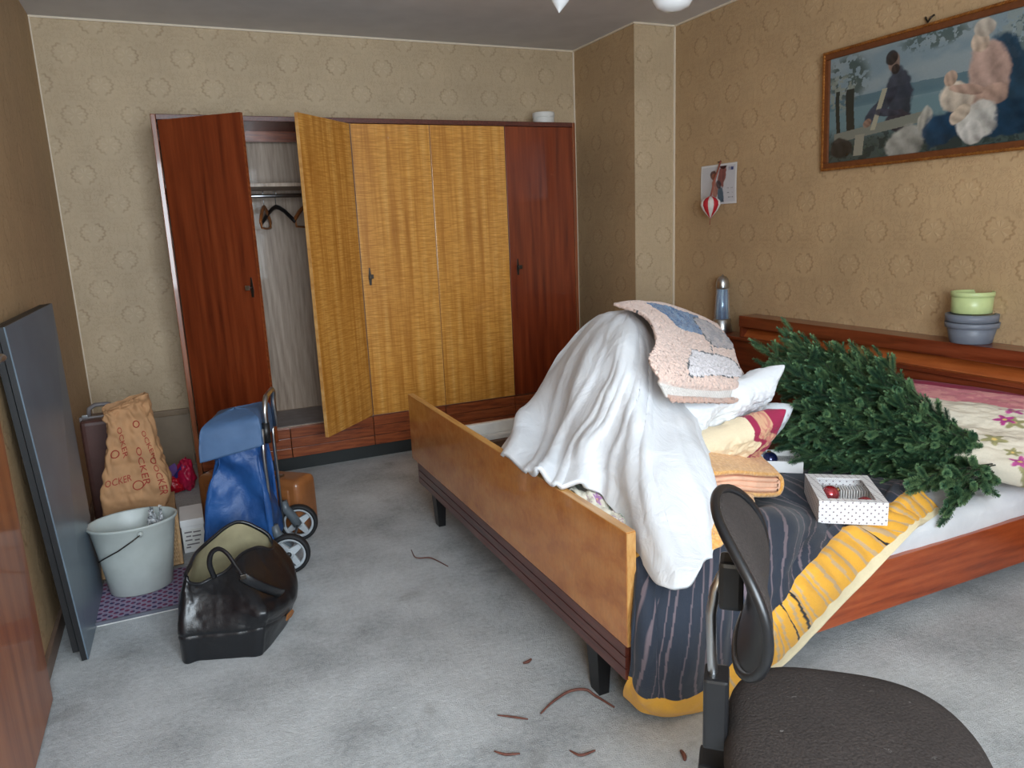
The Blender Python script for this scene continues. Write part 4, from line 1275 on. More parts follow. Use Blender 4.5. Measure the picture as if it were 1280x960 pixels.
# pink plastic carrier with packets
M['pink_film'] = plain('pink_film', (190, 28, 72), .3, var=.2, nscale=24, bump=.3, bscale=60)
M['red_film'] = plain('red_film', (196, 16, 40), .3, var=.2, nscale=24)
M['violet'] = plain('violet_packet', (112, 80, 150), .35, var=.25, nscale=20)
M['navy'] = plain('navy_packet', (40, 36, 110), .35)
pk = thing('pink_carrier', 'crumpled pink and red plastic bag with a violet packet by the wardrobe', 'bag', (.42, -.45, 0))
def blob(c, r, seed, n_=40):
    th = np.arange(n_) / n_ * 2 * np.pi; ph = np.linspace(.02, np.pi - .02, 26)
    T, Ph = np.meshgrid(th, ph, indexing='ij')
    k = 1 + (fbm(T * 2.2, Ph * 2.5, seed, 4) - .5) * .55 + np.abs(fbm(np.cos(T) * 4 + 9, Ph * 4, seed + 4, 3) - .45) * .5
    P_ = np.stack([c[0] + r[0] * k * np.sin(Ph) * np.cos(T), c[1] + r[1] * k * np.sin(Ph) * np.sin(T), c[2] + r[2] * k * np.cos(Ph)], -1)
    P_[..., 2] = np.maximum(P_[..., 2], .004)
    return grid_mesh('blob', P_, True)
wpart('carrier', blob((.450, -.50, .075), (.045, .08, .085), 5), M['pink_film'], pk)
wpart('packet', blob((.390, -.52, .040), (.055, .05, .045), 9), M['red_film'], pk)
Mx = Matrix.Translation((.385, -.52, .085)) @ Matrix.Rotation(-.5, 4, 'Y') @ Matrix.Rotation(-.5, 4, 'X')
wpart('packet', MB().box((-.055, -.004, -.01), (.045, .004, .06), .003, Mx), M['violet'], pk)
Mx = Matrix.Translation((.420, -.535, .105)) @ Matrix.Rotation(-.9, 4, 'Y') @ Matrix.Rotation(-.3, 4, 'X')
wpart('packet', MB().box((-.05, -.005, -.008), (.045, .005, .018), .003, Mx), M['navy'], pk)

# brown leather case behind the trolley
M['tan_leather'] = plain('tan_leather', (136, 84, 46), .38, var=.22, nscale=14, bump=.15, bscale=120, Coat_Weight=.2)
ca = Vector((.49, -1.15, 0)); cbv = Vector((.905, -1.515, 0)); cdx = (cbv - ca)
lc = thing('leather_suitcase', 'soft tan leather suitcase lying behind the blue shopping trolley', 'suitcase', (ca + cbv) / 2, math.atan2(cdx.y, cdx.x))
Lh = cdx.length / 2
obj('case_body', MB().box((-Lh, 0, 0), (Lh, .16, .262), .045, seg=4), M['tan_leather'], lc, sub=1)
obj('front_panel', MB().box((-Lh + .045, -.008, .03), (Lh - .045, .04, .225), .02, seg=3), M['tan_leather'], lc, sub=1)
for x in (-.17, .15):
    obj('clasp', MB().box((x - .016, .02, .255), (x + .016, .07, .272), .003), M['steel'], lc)
obj('handle', MB().tube([(-.06, .06, .262), (-.055, .06, .285), (-.03, .06, .295), (.03, .06, .295), (.055, .06, .285), (.06, .06, .262)], .008, 8), M['tan_leather'], lc)

# blue shopping trolley
n = NT('blue_nylon')
f_ = n.noise(n.obj(), 6, 4)
n.bump(n.noise(n.obj(), 11, 5, .6, .5), .5, .012)
M['nylon'] = n.set(n.ramp(f_, [(.3, lin((22, 60, 112))), (.7, lin((36, 86, 148)))]), .5, 0.0)
M['nylon_grey'] = plain('grey_blue_flap', (70, 98, 134), .6, var=.08)
M['tyre'] = plain('rubber_tyre', (22, 22, 24), .7)
M['wheel_grey'] = plain('wheel_grey', (172, 178, 182), .4)
M['fork_grey'] = plain('fork_grey', (84, 92, 98), .4)
AXv = Vector((.26, .965, 0)).normalized(); DXv = Vector((-.965, .26, 0))
FR_ = Vector((.775, -1.70, 0))
tr = thing('shopping_trolley', 'blue nylon shopping trolley with grey spoked wheels and chrome handle', 'trolley', (.70, -1.70, 0))
def rring(z, hw, dp, shx=0.0, dz=0.0):
    c = FR_ + Vector((shx, 0, z))
    A_, B_, C_, D_ = c - AXv * hw, c + AXv * hw, c + AXv * hw + DXv * dp, c - AXv * hw + DXv * dp
    out = []
    for p, q in ((A_, B_), (B_, C_), (C_, D_), (D_, A_)):
        for k in (.04, .35, .65, .96):
            x = p.lerp(q, k)
            out.append(np.array([x.x, x.y, x.z + dz * ((x - c).dot(DXv)) / .22]))
    return out
rg = [rring(.07, .125, .20), rring(.10, .135, .235), rring(.22, .138, .230), rring(.36, .130, .205, 0, -.0), rring(.48, .126, .165, -.01, .0), rring(.56, .122, .160, -.01, -.02), rring(.615, .120, .165, -.012, -.03)]
PT, U, V = surf(np.swapaxes(np.array(rg), 0, 1), 160, 90, True)
NN = normals(PT, True)
if NN[130, 45].dot(np.array([-.2, -1, 0])) < 0: NN = -NN
dg_ = np.sin((U * 20 + V * 9) + 5 * vnoise(U * 5, V * 4, 5)) * .013 + (fbm(U * 12, V * 6, 15) - .47) * .04
PT = PT + NN * (dg_ * sstep(V, .05, .2) * (1 - .6 * sstep(V, .85, 1)))[..., None]
wpart('bag', grid_mesh('bag', PT, True), M['nylon'], tr, solid=.003)
wpart('bag_base', MB().add([tuple(p) for p in rring(.07, .125, .20)], [tuple(range(16))]), M['nylon'], tr, solid=.004)
fl_ = [rring(.540, .152, .232, .014, -.045), rring(.600, .150, .230, .014, -.045), rring(.645, .140, .218, .008, -.04), rring(.662, .10, .18, -.01, -.035), rring(.668, .04, .10, -.05, -.03), rring(.669, .002, .004, -.10, -.03)]
PT2, U, V = surf(np.swapaxes(np.array(fl_), 0, 1), 120, 40, True)
PT2 = PT2 + normals(PT2, True) * ((fbm(U * 8, V * 3, 25) - .47) * .012)[..., None]
fl_o = wpart('flap', grid_mesh('flap', PT2, True), M['nylon_grey'], tr, solid=.003)
for s_ in (-1, 1):
    p = FR_ + AXv * .128 * s_ + Vector((.012, 0, 0))
    wpart('frame_tube', MB().tube([p + Vector((.0, 0, .09)), p + Vector((0, 0, .5)), p + Vector((.005, 0, .60))], .007, 8), M['steel'], tr)
hp = FR_ + Vector((.03, 0, 0))
wpart('handle', MB().tube([hp - AXv * .11 + Vector((0, 0, .55)), hp - AXv * .11 + Vector((0, 0, .66)), hp - AXv * .105 + Vector((.004, 0, .70)), hp - AXv * .07 + Vector((.005, 0, .715)), hp + AXv * .07 + Vector((.005, 0, .715)), hp + AXv * .105 + Vector((.004, 0, .70)), hp + AXv * .11 + Vector((0, 0, .66)), hp + AXv * .11 + Vector((0, 0, .55))], .011, 10), M['steel'], tr)
wpart('grip', MB().tube([hp - AXv * .112 + Vector((-.002, 0, .54)), hp - AXv * .112 + Vector((-.002, 0, .62))], .016, 10), M['black'], tr)
Wc = Vector((.805, -1.855, .083))
for k in range(2):
    c = Wc + AXv * .33 * k
    Mx = Matrix.Translation(c) @ Vector((0, 0, 1)).rotation_difference(-AXv).to_matrix().to_4x4()
    wh_ = wpart('wheel', MB().lathe([(.066, -.015), (.076, -.017), (.082, -.011), (.083, 0), (.082, .011), (.076, .017), (.066, .015)], 40, M=Mx, close=True), M['tyre'], tr)
    rim = MB().lathe([(.056, -.010), (.067, -.013), (.067, .013), (.056, .010)], 40, M=Mx, close=True).lathe([(0, -.013), (.017, -.013), (.020, .012), (0, .013)], 24, M=Mx)
    for a in range(4):
        Ms = Mx @ Matrix.Rotation(a * math.pi / 2 + .35, 4, 'Z')
        rim.add([(.012, -.016, -.006), (.060, -.009, -.006), (.060, .009, -.006), (.012, .016, -.006), (.012, -.016, .008), (.060, -.009, .008), (.060, .009, .008), (.012, .016, .008)],
                [(3, 2, 1, 0), (4, 5, 6, 7), (0, 1, 5, 4), (1, 2, 6, 5), (2, 3, 7, 6), (3, 0, 4, 7)], M=Ms)
    obj('rim', rim, M['wheel_grey'], wh_)
    obj('hub_cap', MB().lathe([(0, .012), (.011, .012), (.011, .018), (.004, .021), (0, .021)], 20, M=Mx), M['black'], wh_)
    b0_ = c + AXv * (.028 if k == 0 else -.028)
    wpart('fork', MB().tube([b0_, b0_ + Vector((-.02, 0, .045)), b0_ + Vector((-.045, .0, .085)), b0_ + Vector((-.05, 0, .12))], [.020, .020, .019, .016], 10), M['fork_grey'], tr)
wpart('axle', MB().tube([Wc, Wc + AXv * .33], .006, 8), M['fork_grey'], tr)

# black leather bag, open
n = NT('black_leather')
n.bump(n.math('ADD', n.noise(n.obj(), 260, 3), n.math('MULTIPLY', n.noise(n.obj(), 12, 3, .5, .4), 2.0)), .25, .003)
M['leather'] = n.set(lin((18, 20, 24)), .36, 0.0, Coat_Weight=.25, Coat_Roughness=.25)
M['lining'] = plain('khaki_lining', (150, 142, 112), .85, var=.1, nscale=20)
M['tan_tag'] = plain('tan_tag', (150, 96, 48), .5)
bb = thing('leather_bag', 'open black leather bag with khaki lining and curved handle on the carpet', 'bag', (.58, -2.25, 0))
B0 = [at(229, 826, Z=.002), at(250, 825, Z=.002), at(278, 823, Z=.002), at(304, 821, Z=.002), at(326, 818, Z=.002), at(346, 796, Z=.002), at(362, 770, Z=.002), at(362, 738, Z=.002), at(330, 722, Z=.002), at(290, 726, Z=.002), at(250, 745, Z=.002), at(232, 780, Z=.002)]
B1 = [at(225, 790, Y=-2.35), at(248, 790, Y=-2.375), at(278, 788, Y=-2.40), at(306, 785, Y=-2.42), at(330, 780, Y=-2.43), at(352, 768, Y=-2.34), at(367, 752, Y=-2.22), at(366, 715, Y=-2.05), at(335, 700, Y=-1.98), at(292, 698, Y=-1.96), at(246, 724, Y=-2.05), at(228, 765, Y=-2.22)]
B2 = [at(228, 752, Y=-2.325), at(247, 752, Y=-2.34), at(275, 752, Y=-2.36), at(304, 755, Y=-2.40), at(330, 757, Y=-2.42), at(355, 748, Y=-2.33), at(369, 735, Y=-2.22), at(362, 695, Y=-2.06), at(338, 682, Y=-2.00), at(295, 674, Y=-1.99), at(246, 706, Y=-2.06), at(230, 740, Y=-2.21)]
B3 = [at(232, 722, Y=-2.30), at(246, 730, Y=-2.30), at(266, 722, Y=-2.28), at(284, 712, Y=-2.26), at(300, 694, Y=-2.20), at(320, 684, Y=-2.15), at(338, 686, Y=-2.13), at(342, 678, Y=-2.07), at(331, 666, Y=-2.04), at(295, 653, Y=-2.02), at(252, 684, Y=-2.09), at(238, 702, Y=-2.20)]
PBk, U, V = surf(np.swapaxes(np.array([B0, B1, B2, B3]), 0, 1), 180, 70, True)
NN = normals(PBk, True)
if NN[30, 35].dot(np.array([0, -1, 0])) < 0: NN = -NN
PBk = PBk + NN * ((fbm(U * 10, V * 3, 19) - .47) * .022 * sstep(V, .05, .3) - .0035 * np.exp(-((V - .30) / .014) ** 2) + .004 * np.exp(-((U * 12 - 4) / .10) ** 2) * (1 - sstep(V, .6, .8)))[..., None]
PBk[..., 2] = np.maximum(PBk[..., 2], .002)
wpart('bag_body', grid_mesh('bag_body', PBk, True), M['leather'], bb, solid=.004)
wpart('bag_base', MB().add([tuple(p) for p in PBk[:, 0]], [tuple(range(180))]), M['leather'], bb, solid=.004)
inn = PBk[:, ::-1].copy(); cen = inn[:, 0].mean(0)
inner = np.concatenate([[inn[:, k] * (1 - f__) + np.array([cen[0], cen[1], 0]) * f__ * [1, 1, 0] + np.array([0, 0, 1]) * inn[:, k] * 0 + np.array([0, 0, 1]) * inn[:, k][:, 2:3] * f__] for k, f__ in zip((2, 12, 25, 38, 50, 60), (.05, .09, .11, .12, .2, .6))])
inner = np.swapaxes(inner, 0, 1)
wpart('lining', grid_mesh('lining', inner, True), M['lining'], bb)
rimp = [Vector(p) for p in PBk[:, -1]][::3]
wpart('mouth_frame', MB().tube(rimp + [rimp[0]], .0065, 8, cap=False), M['leather'], bb)
hd = [at(268, 722, Y=-2.31), at(262, 706, Y=-2.32), at(264, 692, Y=-2.33), at(273, 686, Y=-2.34), at(284, 692, Y=-2.36), at(295, 708, Y=-2.39), at(304, 722, Y=-2.42)]
wpart('handle', MB().tube([tuple(p) for p in crom(np.array(hd), np.linspace(0, 1, 24), False)], .0085, 8, flat=.8), M['leather'], bb)
pdp = [at(302, 720, Y=-2.425), at(316, 728, Y=-2.425), at(334, 736, Y=-2.40), at(352, 742, Y=-2.345)]
wpart('strap_pad', MB().tube([tuple(p) for p in crom(np.array(pdp), np.linspace(0, 1, 14), False)], .017, 8, flat=.25, up=(0, 0, 1)), M['leather'], bb)
bk2 = at(304, 721, Y=-2.435)
wpart('buckle', MB().box(tuple(bk2 - [.009, .004, .008]), tuple(bk2 + [.009, .004, .008]), .002), M['dark_metal'], bb)
tg = at(362, 768, Y=-2.30)
Mx = Matrix.Translation(tg) @ Matrix.Rotation(.9, 4, 'Z') @ Matrix.Rotation(.3, 4, 'X')
wpart('luggage_tag', MB().prism([(-.022, -.012), (.012, -.014), (.024, .0), (.012, .014), (-.022, .012)], .004, Mx @ Matrix.Rotation(math.pi / 2, 4, 'X')), M['tan_tag'], bb)

# ------------------------------------------------------------------ on the walls and the headboard
n = NT('gold_frame')
tw = n.node('ShaderNodeTexWave', wave_type='BANDS', bands_direction='DIAGONAL'); n.put(tw.inputs['Vector'], n.obj()); tw.inputs['Scale'].default_value = 45
n.bump(tw.outputs[1], .5, .003)
M['gold'] = n.set(n.ramp(n.noise(n.obj(), 40, 3), [(.3, lin((150, 92, 42))), (.7, lin((196, 134, 68)))]), .35, .7)
M['frame_brown'] = plain('frame_brown', (112, 64, 34), .4, .2, var=.15, nscale=50)
PY0, PY1, PZ0, PZ1 = -1.963, -3.22, 1.536, 2.076
pic = thing('framed_print', 'wide framed print of draped figures in a misty blue landscape', 'picture', (RW - .02, (PY0 + PY1) / 2, PZ0))
fw = .034
def tilt(x, z): return RW - .004 - x - (z - PZ0) * .030
def pbar(name, y0, y1, z0_, z1_, d0, d1, mat):
    mb = MB()
    v_ = [(tilt(d, z), y, z) for d in (d0, d1) for y in (y0, y1) for z in (z0_, z1_)]
    mb.add(v_, [(0, 1, 3, 2), (4, 6, 7, 5), (0, 4, 5, 1), (2, 3, 7, 6), (0, 2, 6, 4), (1, 5, 7, 3)])
    return wpart(name, mb, mat, pic, bevel=.004)
for nm, (y0, y1, z0_, z1_) in (('a', (PY1, PY0, PZ0, PZ0 + fw)), ('b', (PY1, PY0, PZ1 - fw, PZ1)), ('c', (PY0 - fw, PY0, PZ0 + fw, PZ1 - fw)), ('d', (PY1, PY1 + fw, PZ0 + fw, PZ1 - fw))):
    pbar('frame_bar', y0, y1, z0_, z1_, .0, .020, M['frame_brown'])
g = .010
for (y0, y1, z0_, z1_) in ((PY1 - .002, PY0 + .002, PZ0 - .002, PZ0 + g), (PY1 - .002, PY0 + .002, PZ1 - g, PZ1 + .002), (PY0 - g, PY0 + .002, PZ0, PZ1), (PY1 - .002, PY1 + g, PZ0, PZ1)):
    pbar('gilt_bead', y0, y1, z0_, z1_, .003, .026, M['gold'])
# the print itself: a generic misty landscape with seated draped figures, no known work
nu, nv = 480, 230
U, V = np.meshgrid(np.linspace(0, 2.35, nu), np.linspace(0, 1, nv), indexing='ij')
PP = np.stack([tilt(.010, PZ0 + fw + V * (PZ1 - PZ0 - 2 * fw)), PY0 - fw - U / 2.35 * (PY0 - PY1 - 2 * fw), PZ0 + fw + V * (PZ1 - PZ0 - 2 * fw)], -1)
c = np.ones(U.shape + (3,)) * L3(128, 148, 158)
c = paint(c, sstep(V, .5, 1.0) * .6, L3(150, 164, 170)); c = paint(c, sstep(fbm(U * 3, V * 6, 3), .4, .7) * .35, L3(186, 190, 186))
hills = (V < .56 + .05 * fbm(U * 2.5, U * 0, 5) + .03 * U) * (V > .50); c = paint(c, hills * .8, L3(92, 120, 130))
c = paint(c, (1 - sstep(V, .46, .54)), L3(120, 146, 152))
c = paint(c, (1 - sstep(V, .16, .34)) * .9, L3(72, 84, 80)); c = paint(c, (fbm(U * 22, V * 22, 9) > .52) * (1 - sstep(V, .2, .36)) * .6, L3(44, 54, 52))
def tree_blot(u0, v0, r1, r2, seed, col, dens=.47):
    m = (1 - sstep(np.hypot((U - u0) / r1, (V - v0) / r2), .6, 1.1)) * (fbm(U * 26, V * 26, seed) > dens)
    return m * .85, col
for a_ in ((.20, .78, .26, .24, 31, L3(74, 88, 82)), (.12, .66, .2, .2, 33, L3(150, 156, 146)), (1.05, .95, .35, .10, 35, L3(90, 104, 100)), (1.95, .82, .4, .26, 37, L3(96, 112, 112)), (2.05, .55, .35, .25, 39, L3(70, 92, 94)), (1.75, .9, .25, .14, 43, L3(150, 160, 158))):
    m, col = tree_blot(*a_); c = paint(c, m, col)
for x_, w_ in ((.24, .045), (.10, .022)):
    c = paint(c, (np.abs(U - x_ - .01 * np.sin(V * 8)) < w_) * (V < .68) * (V > .22) * 1.0, L3(58, 62, 58))
def el(c, u0, v0, a, b, rot, col, k=.92, soft=.14):
    x = (U - u0) * math.cos(rot) + (V - v0) * math.sin(rot); y = -(U - u0) * math.sin(rot) + (V - v0) * math.cos(rot)
    d = np.hypot(x / a, y / b) + (fbm(U * 9 + rot * 7, V * 9, 51) - .47) * .55
    fo = np.sin(x / a * 7 + 5 * fbm(U * 6, V * 6, 57) + y / b * 2.5) * .16
    sh = 1 + .30 * (y / b * .6 - x / a * .5) + (fbm(U * 20, V * 20, 53) - .47) * .5 + fo
    m = (1 - sstep(d, 1 - soft * 1.2, 1 + soft * .3)) * k
    return c * (1 - m[..., None]) + np.clip(np.asarray(col) * sh[..., None], 0, 1) * m[..., None]
for k_ in range(24):
    q_ = np.random.default_rng(900 + k_); u_, v_ = q_.uniform(0, 2.35), q_.uniform(.02, .2)
    c = el(c, u_, v_, .05, .014, q_.uniform(-.9, .9), L3(60, 74, 66) * q_.uniform(.6, 1.8), .5)
# cloaked figure standing at a workbench
c = el(c, .74, .52, .13, .26, .05, L3(58, 62, 76)); c = el(c, .56, .46, .20, .07, .75, L3(64, 68, 82)); c = el(c, .74, .30, .14, .10, 0, L3(66, 62, 70))
c = el(c, .685, .83, .058, .085, 0, L3(148, 122, 108)); c = el(c, .66, .87, .062, .065, .3, L3(52, 46, 46)); c = el(c, .70, .765, .04, .045, 0, L3(60, 52, 50))
c = paint(c, (np.abs(V - (.235 + (U - .1) * .085)) < .045) * (U > .06) * (U < 1.02) * 1.0, L3(138, 140, 130))
c = paint(c, (np.abs((U - .50) - (V - .3) * .32) < .026) * (V > .26) * (V < .62) * 1.0, L3(176, 172, 152))
c = paint(c, (np.abs(U - .33 - V * .1) < .05) * (V < .24) * (V > .04) * 1.0, L3(158, 156, 142))
c = el(c, .14, .13, .13, .10, 0, L3(58, 56, 54)); c = el(c, .83, .12, .22, .14, .2, L3(168, 166, 158)); c = el(c, 1.0, .27, .07, .12, -.3, L3(176, 172, 162))
# seated figure in a deep blue mantle with a pale bundle
c = el(c, 1.55, .20, .55, .15, -.05, L3(30, 66, 92)); c = el(c, 1.12, .16, .16, .14, .1, L3(34, 70, 96)); c = el(c, 1.70, .52, .15, .36, .3, L3(34, 66, 88))
c = el(c, 1.52, .58, .17, .24, .1, L3(190, 160, 146)); c = el(c, 1.52, .38, .17, .09, .2, L3(188, 158, 142)); c = el(c, 1.44, .84, .075, .10, .1, L3(206, 184, 164))
c = el(c, 1.47, .92, .105, .075, -.2, L3(196, 184, 170)); c = el(c, 1.28, .42, .16, .12, -.35, L3(214, 198, 180)); c = el(c, 1.21, .58, .06, .065, 0, L3(196, 168, 148))
c = el(c, 1.45, .20, .17, .15, .4, L3(208, 204, 196)); c = el(c, 1.42, .10, .10, .10, 0, L3(204, 200, 194))
c = el(c, 1.36, .47, .15, .045, -.25, L3(186, 156, 140)); c = el(c, 1.30, .27, .10, .06, .6, L3(208, 190, 170)); c = el(c, .62, .40, .16, .04, -.2, L3(70, 72, 86)); c = el(c, .43, .33, .05, .04, .4, L3(150, 122, 106))
# jug among the leaves
c = el(c, 1.98, .47, .09, .12, 0, L3(52, 62, 66)); c = el(c, 1.98, .61, .03, .07, 0, L3(52, 62, 66)); c = el(c, 2.2, .36, .18, .07, .3, L3(150, 154, 148))
wpart('print', grid_mesh('print', PP, False, np.clip(c, 0, 1) ** 1.12 * .86), M['vc_print'], pic)
wpart('backing', MB().add([(tilt(.002, z), y, z) for z in (PZ0 + .01, PZ1 - .01) for y in (PY0 - .01, PY1 + .01)], [(0, 1, 3, 2)]), M['cardboard'], pic, solid=.002)
hk = at(1163, 24, X=RW)
wpart('wall_hook', MB().tube([(RW - .003, hk[1] + .02, hk[2] + .012), (RW - .012, hk[1] + .012, hk[2] + .004), (RW - .014, hk[1], hk[2] - .012), (RW - .012, hk[1] - .012, hk[2] + .004), (RW - .003, hk[1] - .02, hk[2] + .012)], .004, 6), M['dark_metal'], pic)

# calendar sheet with photo
nu, nv = 120, 90
U, V = np.meshgrid(np.linspace(0, 1.4, nu), np.linspace(0, 1, nv), indexing='ij')
cy0, cy1, cz0, cz1 = -1.020, -1.335, 1.412, 1.640
PP = np.stack([np.full(U.shape, RW - .004) - .004 * np.sin(V * 3), cy0 + (cy1 - cy0) * U / 1.4, cz0 + (cz1 - cz0) * V], -1)
c = np.ones(U.shape + (3,)) * L3(206, 206, 210)
for a_ in ((.50, .74, .13, .12, 0, L3(84, 46, 40)), (.53, .70, .10, .09, 0, L3(150, 96, 78)), (.85, .70, .15, .34, -.2, L3(134, 66, 54)), (.88, .95, .15, .08, 0, L3(60, 34, 34)), (.58, .38, .13, .26, .1, L3(176, 120, 104)), (.80, .18, .13, .26, .15, L3(62, 88, 104)), (.72, .50, .10, .12, .6, L3(80, 70, 74))):
    c = el(c, *a_)
c = paint(c, ((U < .05) | (U > 1.35) | (V < .05) | (V > .95)) * 1.0, L3(226, 226, 226))
c = paint(c, (U > 1.08) * (U < 1.28) * (V > .83) * (V < .90) * (fbm(U * 40, V * 1, 3) > .42) * 1.0, L3(70, 80, 130))
c = paint(c, (U > 1.05) * (U < 1.30) * (np.abs((V * 9) % 1 - .5) < .10) * (V > .06) * (V < .48) * (fbm(U * 30, V * 9, 4) > .5) * .8, L3(96, 96, 104))
cal = thing('wall_calendar', 'white calendar sheet with a photo pinned to the right wall', 'calendar', (RW - .005, (cy0 + cy1) / 2, cz0))
wpart('sheet', grid_mesh('sheet', PP, False, c), M['vc_print'], cal, solid=.001)
wpart('nail', MB().tube([(RW - .012, -1.18, cz1 + .012), (RW - .0005, -1.18, cz1 + .012)], .003, 8), M['dark_metal'], cal)

# hanging red and white ornament
M['red_felt'] = plain('red_felt', (180, 24, 36), .7)
M['white_felt'] = plain('white_felt', (214, 206, 200), .8)
M['ribbon'] = plain('dusty_ribbon', (150, 82, 66), .7)
oc = Vector(at(888, 257, X=RW - .075))
om = thing('hanging_ornament', 'red and white striped ornament hanging on a ribbon over the calendar', 'ornament', oc)
for s_ in range(10):
    a0, a1 = s_ * 2 * math.pi / 10, (s_ + 1) * 2 * math.pi / 10
    prof = [(0, -.075), (.018, -.055), (.040, -.028), (.054, .002), (.052, .024), (.036, .042), (.012, .052), (0, .054)]
    v_ = []; f_ = []
    for (r_, z_) in prof:
        for q in np.linspace(a0, a1, 5):
            bul = 1 + .09 * math.sin((q - a0) / (a1 - a0) * math.pi)
            v_.append((r_ * bul * math.cos(q), r_ * bul * math.sin(q), z_))
    for i in range(len(prof) - 1):
        for k in range(4):
            f_.append((i * 5 + k, i * 5 + k + 1, (i + 1) * 5 + k + 1, (i + 1) * 5 + k))
    obj('gore', MB().add(v_, f_, True), M['red_felt'] if s_ % 2 else M['white_felt'], om)
top = Vector(at(901, 201, X=RW - .006)) - oc
obj('ribbon', MB().tube([(0, 0, .05), tuple(top * .5 + Vector((-.01, 0, .01))), tuple(top)], .005, 6), M['ribbon'], om)
obj('tassel', MB().tube([(0, 0, -.072), (.004, .008, -.11)], .002, 5), M['ribbon'], om)

# glitter lamp on the headboard shelf
lp = thing('glitter_lamp', 'silver and blue cylinder lamp standing at the end of the headboard', 'lamp', (3.435, -1.308, .672))
obj('base', MB().lathe([(0, 0), (.060, 0), (.062, .004), (.056, .030), (.050, .072), (.046, .078), (0, .078)], 36), M['steel'], lp)
n = NT('blue_glitter_glass')
st_ = n.noise(n.mapping(n.obj(), (70, 70, 5)), 1.0, 3)
M['glitter'] = n.set(n.ramp(st_, [(.35, lin((24, 58, 106))), (.52, lin((66, 118, 170))), (.68, lin((160, 196, 220)))]), .2, .25, Coat_Weight=.6)
obj('liquid', MB().lathe([(0, .079), (.038, .079), (.034, .150), (.031, .250), (0, .252)], 36), M['glitter'], lp)
n = NT('clear_glass')
M['glass'] = n.set((.9, .95, 1, 1), .05, 0.0, Alpha=.18)
obj('glass_tube', MB().lathe([(.047, .079), (.042, .160), (.037, .262)], 36), M['glass'], lp)
obj('cap', MB().lathe([(.037, .256), (.038, .262), (.037, .290), (.031, .312), (.018, .326), (.006, .330), (.004, .336), (0, .336)], 36), M['steel'], lp)

# stacked pots
M['grey_ceramic'] = plain('grey_ceramic', (112, 118, 130), .45, var=.05)
M['green_ceramic'] = plain('green_ceramic', (192, 206, 146), .35, var=.05)
def pot(name, label, loc, prof, mat, bands):
    t = thing(name, label, 'pot', loc, 0, 'pots stacked on the headboard')
    obj('pot_body', MB().lathe(prof, 40), mat, t)
    obj('rim', MB().lathe(bands, 40, close=True), mat, t)
    return t
px_, py_ = 3.442, -2.815
pot('plant_pot', 'lower grey pot at the bottom of the stack on the headboard', (px_, py_, .7922), [(0, 0), (.072, 0), (.076, .004), (.092, .082), (.088, .082), (.072, .008), (0, .008)], M['grey_ceramic'], [(.090, .062), (.096, .064), (.098, .084), (.090, .086)])
pot('plant_pot', 'upper grey pot nested beneath the green pot', (px_ - .002, py_ + .002, .8012), [(0, 0), (.066, 0), (.070, .004), (.085, .104), (.081, .104), (.066, .008), (0, .008)], M['grey_ceramic'], [(.082, .078), (.0945, .079), (.0955, .108), (.082, .110)])
pot('plant_pot', 'pale green pot on top of the grey pots', (px_ + .001, py_ + .008, .9125), [(0, 0), (.070, 0), (.073, .003), (.075, .080), (.071, .080), (.068, .008), (0, .008)], M['green_ceramic'], [(.073, .066), (.0775, .067), (.078, .086), (.073, .087)])

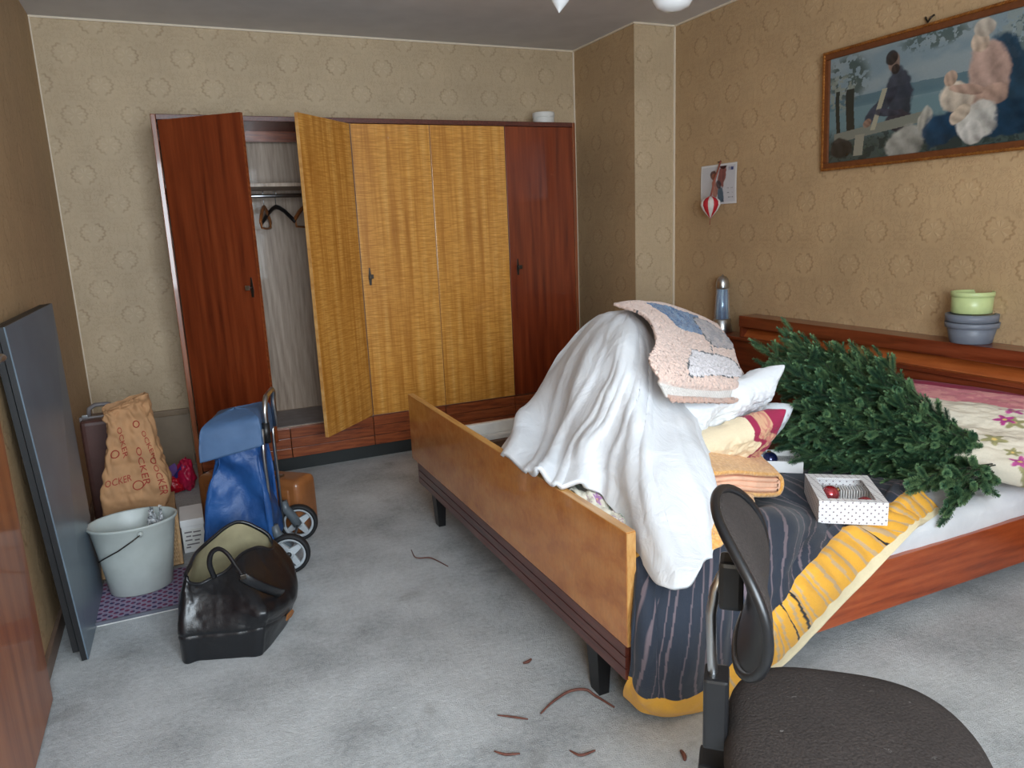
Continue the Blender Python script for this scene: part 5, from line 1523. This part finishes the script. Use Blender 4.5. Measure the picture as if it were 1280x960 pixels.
# ceiling lamp
cl = thing('ceiling_lamp', 'ceiling lamp with white glass shades hanging from the middle of the ceiling', 'lamp', (2.10, -2.62, RH))
obj('ceiling_rose', MB().lathe([(0, 0), (.07, 0), (.072, -.012), (.05, -.03), (0, -.032)][::-1], 32), M['white_paint'], cl)
obj('stem', MB().tube([(0, 0, -.03), (0, 0, -.30)], .010, 12), M['brass'], cl)
for k, (x, y) in enumerate(((-.17, .42), (.27, .36), (.34, -.24), (-.30, -.26))):
    ar = obj('arm', MB().tube([(0, 0, -.28), (x * .4, y * .4, -.33), (x * .75, y * .75, -.31), (x, y, -.27)], .007, 8), M['brass'], cl)
    Mx = Matrix.Translation((x, y, -.27))
    if k == 0: Mx = Mx @ Matrix.Rotation(.25, 4, 'X')
    obj('shade', MB().lathe([(.018, .0), (.045, -.02), (.070, -.055), (.078, -.085), (.060, -.110), (.030, -.122), (0, -.125)] if k else [(.018, .0), (.040, -.02), (.056, -.045), (.050, -.075), (.022, -.115), (0, -.142)], 32, M=Mx), M['white_glass'], ar)
    obj('socket', MB().lathe([(0, .03), (.02, .028), (.022, .0), (0, -.004)], 20, M=Mx), M['brass'], ar)

# dry twigs and leaf flakes on the carpet
M['dry'] = plain('dry_leaf', (104, 62, 50), .7, var=.25, nscale=80)
def twig(label, path, r):
    p = [tuple(at(a[0], a[1], Z=.005 + (a[2] if len(a) > 2 else 0))) for a in path]
    q = crom(np.array(p), np.linspace(0, 1, 20), False)
    o = obj('dry_leaf', MB().tube([tuple(x) for x in q], [r * (.4 + .6 * math.sin(math.pi * (i + 2) / 24)) for i in range(20)], 6, flat=1.0), M['dry'])
    tag(o, label, 'dry leaf', 'dried leaves on the carpet')
twig('thin curled brown leaf lying in front of the far bed leg', [(514, 687), (520, 697), (536, 697), (545, 700), (560, 708)], .0025)
twig('long curved brown leaf beside the near bed leg', [(676, 892), (690, 878), (712, 864, .01), (732, 862, .012), (745, 870), (768, 884)], .0042)
twig('straight brown leaf sliver left of the long curved one', [(622, 894), (640, 896), (660, 899)], .003)
twig('short brown leaf at the bottom edge below the sliver', [(618, 939), (632, 943), (650, 942)], .0035)
twig('forked brown leaf at the bottom between bed leg and chair', [(712, 938), (726, 944), (744, 938)], .0035)
twig('dark leaf crumb on the carpet under the footboard middle', [(654, 829), (660, 827), (664, 824)], .005)
twig('dark brown leaf crumb near the chair bar holder', [(851, 938), (855, 944), (856, 950)], .006)
